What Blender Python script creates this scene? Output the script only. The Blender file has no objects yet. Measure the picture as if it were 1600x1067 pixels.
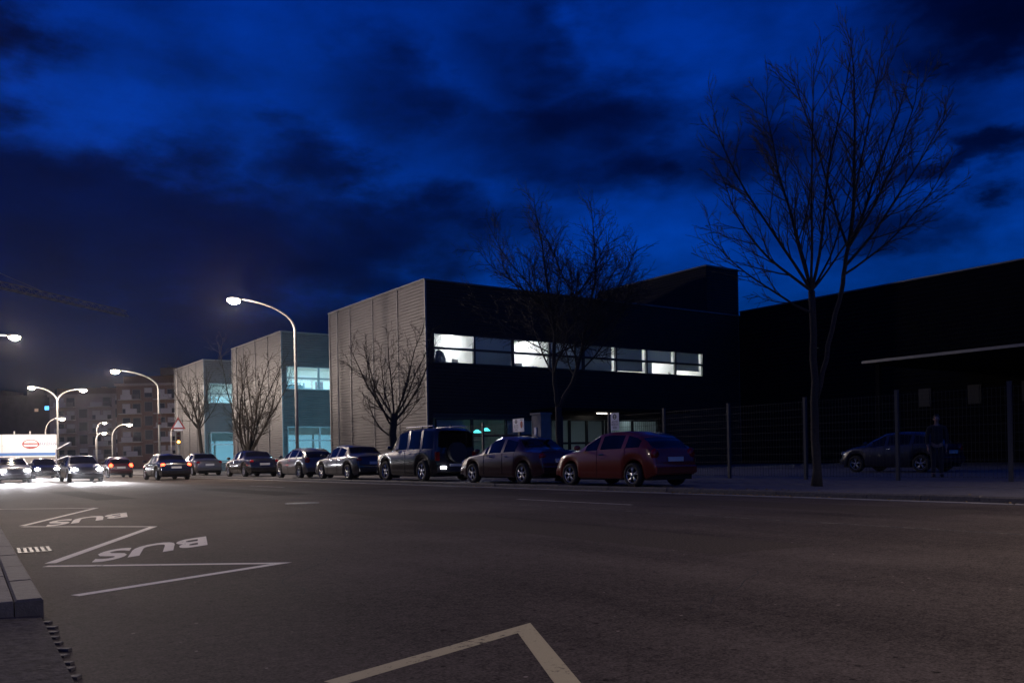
import bpy, bmesh, math, random
from mathutils import Vector, Matrix, Euler

# World axes: X runs across the street (away from the near kerb), Y along the street, Z up.  Metres.
scene = bpy.context.scene
COL = scene.collection
R = math.radians

# ------------------------------------------------------------------ camera
YAW = R(35.3)
cam_d = bpy.data.cameras.new('camera')
cam = bpy.data.objects.new('camera', cam_d)
COL.objects.link(cam)
cam_d.sensor_width = 36.0
cam_d.lens = 36.0 * 1343 / 1600
cam_d.shift_y = 179 / 1600
cam_d.clip_start = 0.05
cam_d.clip_end = 3000
cam.matrix_world = (Matrix.Translation((0, 0, 0.91)) @ Matrix.Rotation(-YAW, 4, 'Z')
                    @ Matrix.Rotation(R(90), 4, 'X') @ Matrix.Rotation(-0.02, 4, 'Z'))
scene.camera = cam

# ------------------------------------------------------------------ render / exposure
scene.render.engine = 'CYCLES'
scene.cycles.use_denoising = True
scene.cycles.use_light_tree = True
scene.cycles.max_bounces = 6
scene.cycles.sample_clamp_indirect = 6.0
scene.view_settings.view_transform = 'Standard'
scene.view_settings.look = 'None'
scene.view_settings.exposure = 0
scene.view_settings.gamma = 1

# ------------------------------------------------------------------ dusk sky with cloud banks
world = bpy.data.worlds.new('World')
scene.world = world
world.use_nodes = True
nt = world.node_tree
nt.nodes.clear()


def nd(tree, typ, **kw):
    n = tree.nodes.new(typ)
    for k, v in kw.items():
        setattr(n, k, v)
    return n


def mth(tree, op, a, b=None, clamp=False):
    n = nd(tree, 'ShaderNodeMath', operation=op)
    n.use_clamp = clamp
    for i, s in enumerate((a, b)):
        if s is None:
            continue
        if isinstance(s, (int, float)):
            n.inputs[i].default_value = s
        else:
            tree.links.new(s, n.inputs[i])
    return n.outputs[0]


def build_sky():
    L = nt.links.new
    out = nd(nt, 'ShaderNodeOutputWorld')
    bg = nd(nt, 'ShaderNodeBackground')
    sky = nd(nt, 'ShaderNodeTexSky', sky_type='NISHITA')
    sky.sun_disc = False
    sky.sun_elevation = R(1.0)
    sky.sun_rotation = R(200)
    sky.air_density = 1.0
    sky.dust_density = 0.3
    sky.ozone_density = 4.0
    tc = nd(nt, 'ShaderNodeTexCoord')
    sep = nd(nt, 'ShaderNodeSeparateXYZ')
    L(tc.outputs['Generated'], sep.inputs[0])
    az = mth(nt, 'MULTIPLY', mth(nt, 'SUBTRACT', mth(nt, 'ARCTAN2', sep.outputs[0], sep.outputs[1]), YAW), 57.2958)
    el = mth(nt, 'MULTIPLY', mth(nt, 'ARCSINE', sep.outputs[2]), 57.2958)
    # wispy detail on the direction vector, stretched sideways
    mp = nd(nt, 'ShaderNodeMapping')
    mp.inputs['Scale'].default_value = (2.6, 2.6, 6.0)
    L(tc.outputs['Generated'], mp.inputs[0])
    n1 = nd(nt, 'ShaderNodeTexNoise')
    n1.inputs['Scale'].default_value = 1.6
    n1.inputs['Detail'].default_value = 9
    n1.inputs['Roughness'].default_value = 0.56
    n1.inputs['Distortion'].default_value = 0.35
    L(mp.outputs[0], n1.inputs['Vector'])
    n2 = nd(nt, 'ShaderNodeTexNoise')
    n2.inputs['Scale'].default_value = 2.6
    n2.inputs['Detail'].default_value = 7
    n2.inputs['Roughness'].default_value = 0.6
    L(mp.outputs[0], n2.inputs['Vector'])
    # warp azimuth / elevation with the noise colour so bank edges are torn
    wv = nd(nt, 'ShaderNodeVectorMath', operation='SUBTRACT')
    L(n2.outputs['Color'], wv.inputs[0])
    wv.inputs[1].default_value = (0.5, 0.5, 0.5)
    wv2 = nd(nt, 'ShaderNodeVectorMath', operation='MULTIPLY')
    L(wv.outputs[0], wv2.inputs[0])
    wv2.inputs[1].default_value = (15, 10, 0)
    cmb = nd(nt, 'ShaderNodeCombineXYZ')
    L(az, cmb.inputs[0])
    L(el, cmb.inputs[1])
    pos = nd(nt, 'ShaderNodeVectorMath', operation='ADD')
    L(cmb.outputs[0], pos.inputs[0])
    L(wv2.outputs[0], pos.inputs[1])
    banks = [  # azimuth, elevation, half width, half height (degrees), weight
        (-24, 14.0, 19, 5.6, 1.1), (-9, 14.0, 11, 4.6, .95), (-13.0, 18.0, 5, 3.2, .9),
        (-33, 23.0, 6, 4.0, .95), (-22, 7.5, 30, 5.0, 1.0), (-33, 3, 30, 5.5, 1.0),
        (1.5, 26.5, 5.5, 8, .55), (5, 20.0, 13, 4.2, .8), (-6.5, 22.3, 7, 3.2, .6),
        (28.5, 23.5, 6, 3.6, .75), (15, 18.5, 8, 3.2, .6), (28, 16.2, 5, 1.3, .7),
        (-18, 32.5, 14, 2.2, .6), (24, 13, 9, 1.5, .45), (8, 33, 9, 3, .5)]
    tot = None
    for a0, e0, sa, se, w in banks:
        m = nd(nt, 'ShaderNodeVectorMath', operation='MULTIPLY_ADD')
        L(pos.outputs[0], m.inputs[0])
        m.inputs[1].default_value = (1 / sa, 1 / se, 0)
        m.inputs[2].default_value = (-a0 / sa, -e0 / se, 0)
        ln = nd(nt, 'ShaderNodeVectorMath', operation='LENGTH')
        L(m.outputs[0], ln.inputs[0])
        mr = nd(nt, 'ShaderNodeMapRange', interpolation_type='SMOOTHSTEP')
        L(ln.outputs['Value'], mr.inputs[0])
        mr.inputs[1].default_value = 0.2
        mr.inputs[2].default_value = 1.35
        mr.inputs[3].default_value = w
        mr.inputs[4].default_value = 0
        tot = mr.outputs[0] if tot is None else mth(nt, 'MAXIMUM', tot, mr.outputs[0])
    nz = mth(nt, 'MULTIPLY', mth(nt, 'SUBTRACT', n1.outputs[0], 0.5), 1.7)
    cl = mth(nt, 'ADD', mth(nt, 'MULTIPLY', tot, 1.0), nz)
    cr = nd(nt, 'ShaderNodeMapRange', interpolation_type='SMOOTHSTEP')
    L(cl, cr.inputs[0])
    cr.inputs[1].default_value = -0.15
    cr.inputs[2].default_value = 0.95
    cloud = cr.outputs[0]
    tint = nd(nt, 'ShaderNodeMix', data_type='RGBA', blend_type='MULTIPLY')
    tint.inputs[0].default_value = 1
    tint.inputs[7].default_value = SKY_TINT
    pale = nd(nt, 'ShaderNodeMapRange')          # thin high veil, lighter and darker
    L(n2.outputs[0], pale.inputs[0])
    pale.inputs[1].default_value = 0.3
    pale.inputs[2].default_value = 0.7
    pale.inputs[3].default_value = 0.62
    pale.inputs[4].default_value = 1.5
    veil = nd(nt, 'ShaderNodeVectorMath', operation='SCALE')
    L(sky.outputs[0], veil.inputs[0])
    L(pale.outputs[0], veil.inputs['Scale'])
    L(veil.outputs[0], tint.inputs[6])
    dk = nd(nt, 'ShaderNodeMix', data_type='RGBA', blend_type='MIX')
    L(cloud, dk.inputs[0])
    L(tint.outputs[2], dk.inputs[6])
    cc = nd(nt, 'ShaderNodeMix', data_type='RGBA', blend_type='MULTIPLY')
    cc.inputs[0].default_value = 1
    L(tint.outputs[2], cc.inputs[6])
    cc.inputs[7].default_value = (0.25, 0.13, 0.15, 1)
    L(cc.outputs[2], dk.inputs[7])
    L(dk.outputs[2], bg.inputs[0])
    bg.inputs[1].default_value = SKY_STRENGTH
    L(bg.outputs[0], out.inputs[0])


SKY_TINT = (0.004, 0.42, 1.6, 1)
SKY_STRENGTH = 0.15
HAZE = 0.00010
build_sky()

# ------------------------------------------------------------------ materials
MAT = {}


def material(name, color, rough=0.8, metal=0.0, var=0.0, scale=8.0, bump=0.0, bscale=40.0, spec=0.5,
             emit=None, strength=0.0, coat=0.0, detail=6.0, wear=None):
    m = bpy.data.materials.new(name)
    m.use_nodes = True
    t = m.node_tree
    b = t.nodes['Principled BSDF']
    b.inputs['Base Color'].default_value = (*color, 1)
    b.inputs['Roughness'].default_value = rough
    b.inputs['Metallic'].default_value = metal
    b.inputs['Specular IOR Level'].default_value = spec
    b.inputs['Coat Weight'].default_value = coat
    tc = nd(t, 'ShaderNodeTexCoord')
    if var > 0:
        n = nd(t, 'ShaderNodeTexNoise')
        n.inputs['Scale'].default_value = scale
        n.inputs['Detail'].default_value = detail
        n.inputs['Roughness'].default_value = 0.65
        t.links.new(tc.outputs['Object'], n.inputs['Vector'])
        mr = nd(t, 'ShaderNodeMapRange')
        t.links.new(n.outputs[0], mr.inputs[0])
        mr.inputs[1].default_value = 0.25
        mr.inputs[2].default_value = 0.75
        mr.inputs[3].default_value = 1 - var
        mr.inputs[4].default_value = 1 + var
        hs = nd(t, 'ShaderNodeVectorMath', operation='SCALE')
        hs.inputs[0].default_value = color
        t.links.new(mr.outputs[0], hs.inputs['Scale'])
        t.links.new(hs.outputs[0], b.inputs['Base Color'])
    if bump > 0:
        n = nd(t, 'ShaderNodeTexNoise')
        n.inputs['Scale'].default_value = bscale
        n.inputs['Detail'].default_value = 4
        t.links.new(tc.outputs['Object'], n.inputs['Vector'])
        bp = nd(t, 'ShaderNodeBump')
        bp.inputs['Strength'].default_value = bump
        bp.inputs['Distance'].default_value = 0.02
        t.links.new(n.outputs[0], bp.inputs['Height'])
        t.links.new(bp.outputs[0], b.inputs['Normal'])
    if emit:
        b.inputs['Emission Color'].default_value = (*emit, 1)
        b.inputs['Emission Strength'].default_value = strength
    MAT[name] = m
    return m


def glass_material(name, tint=(1, 1, 1), rough=0.02, refl=0.06):
    m = bpy.data.materials.new(name)
    m.use_nodes = True
    t = m.node_tree
    t.nodes.clear()
    o = nd(t, 'ShaderNodeOutputMaterial')
    mix = nd(t, 'ShaderNodeMixShader')
    tr = nd(t, 'ShaderNodeBsdfTransparent')
    tr.inputs[0].default_value = (*tint, 1)
    gl = nd(t, 'ShaderNodeBsdfGlossy')
    gl.inputs['Roughness'].default_value = rough
    lw = nd(t, 'ShaderNodeLayerWeight')
    lw.inputs[0].default_value = 0.25
    t.links.new(mth(t, 'ADD', mth(t, 'MULTIPLY', lw.outputs['Fresnel'], 0.7), refl), mix.inputs[0])
    t.links.new(tr.outputs[0], mix.inputs[1])
    t.links.new(gl.outputs[0], mix.inputs[2])
    t.links.new(mix.outputs[0], o.inputs[0])
    MAT[name] = m


def blind_material(name, col, trans):
    m = bpy.data.materials.new(name)
    m.use_nodes = True
    t = m.node_tree
    t.nodes.clear()
    o = nd(t, 'ShaderNodeOutputMaterial')
    ad = nd(t, 'ShaderNodeAddShader')
    df = nd(t, 'ShaderNodeBsdfDiffuse')
    df.inputs[0].default_value = (*col, 1)
    tl = nd(t, 'ShaderNodeBsdfTranslucent')
    tl.inputs[0].default_value = (*trans, 1)
    t.links.new(df.outputs[0], ad.inputs[0])
    t.links.new(tl.outputs[0], ad.inputs[1])
    t.links.new(ad.outputs[0], o.inputs[0])
    MAT[name] = m


def asphalt_material():
    m = bpy.data.materials.new('asphalt')
    m.use_nodes = True
    t = m.node_tree
    b = t.nodes['Principled BSDF']
    L = t.links.new
    tc = nd(t, 'ShaderNodeTexCoord')

    def noise(scale, detail=6, rough=0.6, vec=None):
        n = nd(t, 'ShaderNodeTexNoise')
        n.inputs['Scale'].default_value = scale
        n.inputs['Detail'].default_value = detail
        n.inputs['Roughness'].default_value = rough
        L(vec or tc.outputs['Object'], n.inputs['Vector'])
        return n.outputs[0]
    big = noise(0.35, 5)
    st = nd(t, 'ShaderNodeMapping')
    st.inputs['Scale'].default_value = (1.2, 0.12, 1)
    L(tc.outputs['Object'], st.inputs[0])
    streak = noise(0.9, 5, 0.6, st.outputs[0])
    grain = noise(60, 3, 0.75)
    mid = noise(9, 5)
    vor = nd(t, 'ShaderNodeTexVoronoi')
    vor.inputs['Scale'].default_value = 70
    L(tc.outputs['Object'], vor.inputs['Vector'])
    v = mth(t, 'ADD', mth(t, 'MULTIPLY', big, 0.8), mth(t, 'MULTIPLY', streak, 0.8))
    v = mth(t, 'ADD', v, mth(t, 'MULTIPLY', mid, 0.35))
    v = mth(t, 'ADD', v, mth(t, 'MULTIPLY', mth(t, 'SUBTRACT', noise(17, 4, 0.8), 0.5), 1.1))
    v = mth(t, 'ADD', v, mth(t, 'ADD', mth(t, 'MULTIPLY', mth(t, 'SUBTRACT', grain, 0.5), 1.9), 0.5))
    ramp = nd(t, 'ShaderNodeMapRange')
    L(v, ramp.inputs[0])
    ramp.inputs[1].default_value = 1.0
    ramp.inputs[2].default_value = 1.95
    ramp.inputs[3].default_value = 0.014
    ramp.inputs[4].default_value = 0.125
    # pale chips of aggregate
    chip = nd(t, 'ShaderNodeTexVoronoi')
    chip.inputs['Scale'].default_value = 5.5
    L(tc.outputs['Object'], chip.inputs['Vector'])
    ck = mth(t, 'LESS_THAN', chip.outputs['Distance'], 0.055)
    ck = mth(t, 'MULTIPLY', ck, mth(t, 'GREATER_THAN', mid, 0.53))
    val = mth(t, 'ADD', ramp.outputs[0], mth(t, 'MULTIPLY', ck, 0.16))
    # pits
    pt = nd(t, 'ShaderNodeTexVoronoi')
    pt.inputs['Scale'].default_value = 9
    L(tc.outputs['Object'], pt.inputs['Vector'])
    pk = mth(t, 'MULTIPLY', mth(t, 'LESS_THAN', pt.outputs['Distance'], 0.13), mth(t, 'LESS_THAN', mid, 0.47))
    val = mth(t, 'MULTIPLY', val, mth(t, 'SUBTRACT', 1.0, mth(t, 'MULTIPLY', pk, 0.6)))
    cmb = nd(t, 'ShaderNodeCombineColor')
    L(mth(t, 'MULTIPLY', val, 1.2), cmb.inputs[0])
    L(val, cmb.inputs[1])
    L(mth(t, 'MULTIPLY', val, 0.86), cmb.inputs[2])
    L(cmb.outputs[0], b.inputs['Base Color'])
    rr = nd(t, 'ShaderNodeMapRange')
    L(streak, rr.inputs[0])
    rr.inputs[3].default_value = 0.6
    rr.inputs[4].default_value = 0.85
    b.inputs['Specular IOR Level'].default_value = 0.02
    L(rr.outputs[0], b.inputs['Roughness'])
    bp = nd(t, 'ShaderNodeBump')
    bp.inputs['Strength'].default_value = 0.22
    bp.inputs['Distance'].default_value = 0.006
    L(mth(t, 'ADD', mth(t, 'MULTIPLY', vor.outputs['Distance'], 0.8), mth(t, 'ADD', grain, mth(t, 'MULTIPLY', mid, 0.7))), bp.inputs['Height'])
    L(bp.outputs[0], b.inputs['Normal'])
    MAT['asphalt'] = m


def worn_paint(name, col, keep):
    """Road paint that has worn through to the asphalt in flecks."""
    m = bpy.data.materials.new(name)
    m.use_nodes = True
    t = m.node_tree
    b = t.nodes['Principled BSDF']
    L = t.links.new
    tc = nd(t, 'ShaderNodeTexCoord')
    n = nd(t, 'ShaderNodeTexNoise')
    n.inputs['Scale'].default_value = 26
    n.inputs['Detail'].default_value = 7
    n.inputs['Roughness'].default_value = 0.75
    L(tc.outputs['Object'], n.inputs['Vector'])
    n2 = nd(t, 'ShaderNodeTexNoise')
    n2.inputs['Scale'].default_value = 3
    n2.inputs['Detail'].default_value = 4
    L(tc.outputs['Object'], n2.inputs['Vector'])
    mr = nd(t, 'ShaderNodeMapRange')
    L(mth(t, 'ADD', n.outputs[0], mth(t, 'MULTIPLY', n2.outputs[0], 0.6)), mr.inputs[0])
    mr.inputs[1].default_value = 0.80 - keep * 0.2
    mr.inputs[2].default_value = 0.92 - keep * 0.2
    mx = nd(t, 'ShaderNodeMix', data_type='RGBA')
    L(mr.outputs[0], mx.inputs[0])
    mx.inputs[6].default_value = (0.05, 0.047, 0.045, 1)
    mx.inputs[7].default_value = (*col, 1)
    L(mx.outputs[2], b.inputs['Base Color'])
    b.inputs['Roughness'].default_value = 0.8
    b.inputs['Specular IOR Level'].default_value = 0.1
    bp = nd(t, 'ShaderNodeBump')
    bp.inputs['Strength'].default_value = 0.4
    bp.inputs['Distance'].default_value = 0.01
    L(n.outputs[0], bp.inputs['Height'])
    L(bp.outputs[0], b.inputs['Normal'])
    MAT[name] = m


asphalt_material()
material('asphalt_new', (0.046, 0.039, 0.033), 0.8, var=0.75, scale=55, bump=0.1, bscale=80, spec=0.02)
material('asphalt_old', (0.078, 0.066, 0.055), 0.8, var=0.8, scale=50, bump=0.1, bscale=80, spec=0.02)
worn_paint('paint', (0.82, 0.77, 0.66), 1.15)
worn_paint('paint_yellowish', (0.48, 0.42, 0.26), 1.0)
worn_paint('paint_dull', (0.4, 0.37, 0.32), 0.7)
worn_paint('paint_faint', (0.17, 0.15, 0.12), 0.1)
material('ground', (0.05, 0.047, 0.045), 0.9, var=0.35, scale=0.6, bump=0.3)
material('paving', (0.12, 0.112, 0.108), 0.8, var=0.4, scale=5, bump=0.35, bscale=60)
material('paving_light', (0.12, 0.11, 0.105), 0.8, var=0.45, scale=4, bump=0.35, bscale=50)
material('ramp_stone', (0.085, 0.075, 0.07), 0.9, var=0.7, scale=22, bump=0.6, bscale=45, spec=0.1)
material('granite', (0.09, 0.082, 0.078), 0.75, var=0.4, scale=14, bump=0.3, bscale=90)
material('rubber_tile', (0.03, 0.03, 0.03), 0.7, var=0.3, scale=20)
material('cast_iron', (0.05, 0.05, 0.05), 0.5, metal=0.6, var=0.3, scale=20)
material('dark_gap', (0.008, 0.008, 0.008), 0.9)
material('cladding_shaded', (0.026, 0.025, 0.026), 0.7, spec=0.2, var=0.14, scale=1.3, bump=0.05, bscale=6)  # same ribbed cladding, with the shade of its unlit faces put into the colour
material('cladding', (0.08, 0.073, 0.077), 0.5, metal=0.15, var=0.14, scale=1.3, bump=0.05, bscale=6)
material('cladding_dark', (0.009, 0.009, 0.009), 0.9, var=0.2, scale=0.8, spec=0.08)
material('trim', (0.16, 0.16, 0.165), 0.45, metal=0.4, var=0.1)
material('roofing', (0.08, 0.08, 0.08), 0.9, var=0.3)
material('frame_dark', (0.03, 0.032, 0.035), 0.45, metal=0.3)
material('frame_light', (0.3, 0.31, 0.32), 0.4, metal=0.4)
material('room_white', (0.74, 0.74, 0.72), 0.9, var=0.05, scale=2)
material('room_floor', (0.25, 0.24, 0.23), 0.7)
material('tube_white', (0.8, 0.8, 0.8), 0.5, emit=(0.92, 0.97, 1.0), strength=115)
material('tube_cyan', (0.8, 0.8, 0.8), 0.5, emit=(0.55, 0.90, 1.0), strength=85)
material('tube_dim', (0.8, 0.8, 0.8), 0.5, emit=(0.72, 0.92, 1.0), strength=4)
material('teal_lamp', (0.2, 0.6, 0.6), 0.5, emit=(0.10, 0.85, 0.80), strength=3.0)
material('court_glow', (0.5, 0.6, 0.6), 0.5, emit=(0.22, 0.68, 0.95), strength=6.0)  # emission of the panes added on the unseen rear faces
material('far_window_blue', (0.2, 0.3, 0.5), 0.5, emit=(0.12, 0.5, 1.0), strength=2.2)
material('far_window_warm', (0.4, 0.3, 0.2), 0.5, emit=(1.0, 0.62, 0.4), strength=0.35)
glass_material('glass')
glass_material('glass_dim', (0.75, 0.82, 0.84))
blind_material('blind', (0.3, 0.31, 0.30), (0.075, 0.085, 0.085))
blind_material('blind_pale', (0.5, 0.5, 0.48), (0.13, 0.145, 0.14))
material('cloth_dark', (0.02, 0.018, 0.018), 0.9)
material('cloth_grey', (0.13, 0.14, 0.15), 0.9)
material('plastic_grey', (0.35, 0.36, 0.37), 0.5)
material('plastic_dark', (0.03, 0.03, 0.032), 0.5)
material('wood', (0.3, 0.2, 0.12), 0.6, var=0.2)
material('paper', (0.75, 0.76, 0.78), 0.8)
material('folder_red', (0.45, 0.12, 0.1), 0.7)
material('folder_blue', (0.1, 0.25, 0.4), 0.7)
material('galvanised', (0.33, 0.32, 0.30), 0.5, metal=0.5, var=0.15, scale=5)
material('lamp_lens', (0.9, 0.9, 0.8), 0.3, emit=(1.0, 0.86, 0.62), strength=38)
material('lamp_lens_small', (0.9, 0.9, 0.8), 0.3, emit=(1.0, 0.86, 0.66), strength=26)
material('canopy_tube', (0.8, 0.8, 0.8), 0.5, emit=(1.0, 0.9, 0.75), strength=5)
material('bark', (0.034, 0.027, 0.022), 0.9, var=0.4, scale=18, bump=0.6, bscale=30)
material('twig', (0.045, 0.036, 0.028), 0.9)
material('leaf_litter', (0.26, 0.17, 0.05), 0.8, var=0.5, scale=30)
material('evergreen', (0.03, 0.045, 0.025), 0.8, var=0.5, scale=2)
material('fence_wire', (0.04, 0.042, 0.044), 0.5, metal=0.5)
material('fence_post', (0.07, 0.07, 0.072), 0.5, metal=0.4)
material('sign_white', (0.8, 0.8, 0.85), 0.5)
material('sign_black', (0.02, 0.02, 0.025), 0.6)
material('sign_red', (0.33, 0.02, 0.025), 0.5)
material('sign_blue', (0.08, 0.2, 0.5), 0.5)
material('sign_text_blue', (0.1, 0.13, 0.3), 0.6)
material('concrete', (0.22, 0.21, 0.2), 0.85, var=0.25, scale=3, bump=0.2)
material('hoarding_white', (0.78, 0.78, 0.78), 0.6, var=0.05)
material('brick_brown', (0.17, 0.10, 0.075), 0.9, var=0.25, scale=3)
material('plaster_tan', (0.28, 0.22, 0.19), 0.9, var=0.2, scale=1)
material('balcony_pale', (0.42, 0.38, 0.35), 0.9, var=0.15)
material('shutter', (0.2, 0.18, 0.17), 0.8, var=0.2)
material('far_glass', (0.03, 0.035, 0.045), 0.15)
material('roof_tile', (0.13, 0.075, 0.06), 0.9, var=0.3)
material('dark_plaster', (0.075, 0.062, 0.062), 0.9, var=0.3, scale=0.5)
material('crane_paint', (0.25, 0.2, 0.08), 0.6)
material('louvre_dark', (0.02, 0.02, 0.02), 0.6)
material('signal_black', (0.02, 0.02, 0.02), 0.5)
material('signal_amber', (0.8, 0.4, 0.1), 0.4, emit=(1.0, 0.42, 0.06), strength=14)
material('signal_off', (0.05, 0.01, 0.01), 0.2)
material('car_red', (0.17, 0.02, 0.009), 0.32, coat=0.8)
material('car_maroon', (0.045, 0.010, 0.012), 0.3, coat=0.8)
material('car_black', (0.008, 0.008, 0.01), 0.25, coat=0.8)
material('car_grey', (0.05, 0.05, 0.055), 0.3, metal=0.5, coat=0.8)
material('car_silver', (0.13, 0.13, 0.135), 0.3, metal=0.6, coat=0.8)
material('car_blue', (0.008, 0.01, 0.025), 0.3, coat=0.8)
material('car_white', (0.6, 0.6, 0.6), 0.3, coat=0.8)
material('car_glass', (0.004, 0.004, 0.005), 0.04)
material('tyre', (0.012, 0.012, 0.012), 0.85)
material('alloy', (0.55, 0.55, 0.57), 0.28, metal=0.9)
material('chrome', (0.6, 0.6, 0.62), 0.12, metal=1.0)
material('headlamp_glass', (0.5, 0.5, 0.52), 0.08, metal=0.6)
material('tail_red', (0.22, 0.006, 0.006), 0.12)
material('headlamp_lit', (0.9, 0.9, 0.9), 0.2, emit=(0.93, 0.92, 1.0), strength=260)
material('tail_lit', (0.5, 0.02, 0.01), 0.2, emit=(1.0, 0.055, 0.02), strength=12)
material('reverse_lit', (0.9, 0.9, 0.9), 0.2, emit=(0.95, 0.93, 1.0), strength=22)
material('indicator_lit', (0.8, 0.4, 0.05), 0.2, emit=(1.0, 0.45, 0.04), strength=2.5)
material('plate', (0.6, 0.6, 0.58), 0.5)
material('skin', (0.38, 0.2, 0.14), 0.6)
material('coat_cloth', (0.018, 0.018, 0.022), 0.9)
material('trouser_cloth', (0.02, 0.022, 0.03), 0.9)
material('hair', (0.015, 0.01, 0.008), 0.7)
material('shoe', (0.02, 0.016, 0.014), 0.6)


# ------------------------------------------------------------------ mesh helpers
class MB:
    def __init__(self):
        self.v, self.f = [], []

    def quad(self, a, b, c, d):
        i = len(self.v)
        self.v += [a, b, c, d]
        self.f.append((i, i + 1, i + 2, i + 3))
        return self

    def box(self, x0, x1, y0, y1, z0, z1):
        i = len(self.v)
        self.v += [(x0, y0, z0), (x1, y0, z0), (x1, y1, z0), (x0, y1, z0),
                   (x0, y0, z1), (x1, y0, z1), (x1, y1, z1), (x0, y1, z1)]
        for q in ((0, 3, 2, 1), (4, 5, 6, 7), (0, 1, 5, 4), (1, 2, 6, 5), (2, 3, 7, 6), (3, 0, 4, 7)):
            self.f.append(tuple(i + k for k in q))
        return self

    def bbox(self, x0, x1, y0, y1, z0, z1, c=0.01):
        """Box with chamfered top edges."""
        i = len(self.v)
        self.v += [(x0, y0, z0), (x1, y0, z0), (x1, y1, z0), (x0, y1, z0),
                   (x0, y0, z1 - c), (x1, y0, z1 - c), (x1, y1, z1 - c), (x0, y1, z1 - c),
                   (x0 + c, y0 + c, z1), (x1 - c, y0 + c, z1), (x1 - c, y1 - c, z1), (x0 + c, y1 - c, z1)]
        for q in ((0, 3, 2, 1), (8, 9, 10, 11), (0, 1, 5, 4), (1, 2, 6, 5), (2, 3, 7, 6), (3, 0, 4, 7),
                  (4, 5, 9, 8), (5, 6, 10, 9), (6, 7, 11, 10), (7, 4, 8, 11)):
            self.f.append(tuple(i + k for k in q))
        return self

    def tube(self, pts, rad, k=6, cap=True):
        pts = [Vector(p) for p in pts]
        n = len(pts)
        if isinstance(rad, (int, float)):
            rad = [rad] * n
        base = len(self.v)
        prev = None
        for j in range(n):
            if j == 0:
                d = pts[1] - pts[0]
            elif j == n - 1:
                d = pts[-1] - pts[-2]
            else:
                d = pts[j + 1] - pts[j - 1]
            d = d.normalized() if d.length > 1e-9 else Vector((0, 0, 1))
            if prev is None:
                ref = Vector((1, 0, 0)) if abs(d.x) < 0.9 else Vector((0, 1, 0))
                s = d.cross(ref).normalized()
            else:
                s = prev - d * prev.dot(d)
                s = s.normalized() if s.length > 1e-6 else d.orthogonal().normalized()
            prev = s
            t = d.cross(s)
            for q in range(k):
                a = 2 * math.pi * q / k
                p = pts[j] + (s * math.cos(a) + t * math.sin(a)) * rad[j]
                self.v.append((p.x, p.y, p.z))
        for j in range(n - 1):
            for q in range(k):
                a, b = base + j * k + q, base + j * k + (q + 1) % k
                self.f.append((a, b, b + k, a + k))
        if cap:
            self.f.append(tuple(base + q for q in reversed(range(k))))
            self.f.append(tuple(base + (n - 1) * k + q for q in range(k)))
        return self

    def disc(self, c, axis, r, depth, k=20, r2=None):
        c, axis = Vector(c), Vector(axis).normalized()
        return self.tube([c, c + axis * depth], [r, r2 if r2 is not None else r], k)

    def ellipsoid(self, c, r, nu=12, nv=8):
        base = len(self.v)
        for j in range(nv + 1):
            th = math.pi * j / nv
            for q in range(nu):
                ph = 2 * math.pi * q / nu
                self.v.append((c[0] + r[0] * math.sin(th) * math.cos(ph), c[1] + r[1] * math.sin(th) * math.sin(ph),
                               c[2] + r[2] * math.cos(th)))
        for j in range(nv):
            for q in range(nu):
                a, b = base + j * nu + q, base + j * nu + (q + 1) % nu
                self.f.append((a, a + nu, b + nu, b))
        return self

    def prism(self, poly, axis, a, b):
        """Extrude a 2D polygon along an axis ('x','y','z') between a and b."""
        n = len(poly)
        i = len(self.v)
        for w in (a, b):
            for p, q in poly:
                self.v.append({'x': (w, p, q), 'y': (p, w, q), 'z': (p, q, w)}[axis])
        self.f.append(tuple(i + k for k in range(n)))
        self.f.append(tuple(i + n + k for k in reversed(range(n))))
        for k in range(n):
            self.f.append((i + k, i + (k + 1) % n, i + n + (k + 1) % n, i + n + k))
        return self

    def mesh(self, name, mat, smooth=False, fix=True):
        me = bpy.data.meshes.new(name)
        me.from_pydata(self.v, [], self.f)
        if fix:
            bm = bmesh.new()
            bm.from_mesh(me)
            bmesh.ops.recalc_face_normals(bm, faces=bm.faces)
            bm.to_mesh(me)
            bm.free()
        if smooth:
            me.polygons.foreach_set('use_smooth', [True] * len(me.polygons))
        me.materials.append(MAT[mat] if isinstance(mat, str) else mat)
        me.update()
        return me

    def build(self, name, mat, parent=None, smooth=False, fix=True):
        return link(name, self.mesh(name, mat, smooth, fix), parent)


def link(name, me, parent=None):
    o = bpy.data.objects.new(name, me)
    COL.objects.link(o)
    if parent:
        o.parent = parent
    return o


def tag(o, label=None, cat=None, group=None, kind=None):
    if label:
        o['label'] = label
    if cat:
        o['category'] = cat
    if group:
        o['group'] = group
    if kind:
        o['kind'] = kind
    return o


def thing(name, label, cat, loc=(0, 0, 0), rz=0.0, group=None):
    o = bpy.data.objects.new(name, None)
    o.empty_display_size = 0.2
    COL.objects.link(o)
    o.location = loc
    o.rotation_euler = (0, 0, rz)
    return tag(o, label, cat, group)


def kids(o):
    return [c for c in COL.objects if c.parent == o]


def copy_tree(o, parent=None):
    c = o.copy()
    COL.objects.link(c)
    c.parent = parent
    for ch in kids(o):
        copy_tree(ch, c)
    return c


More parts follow.
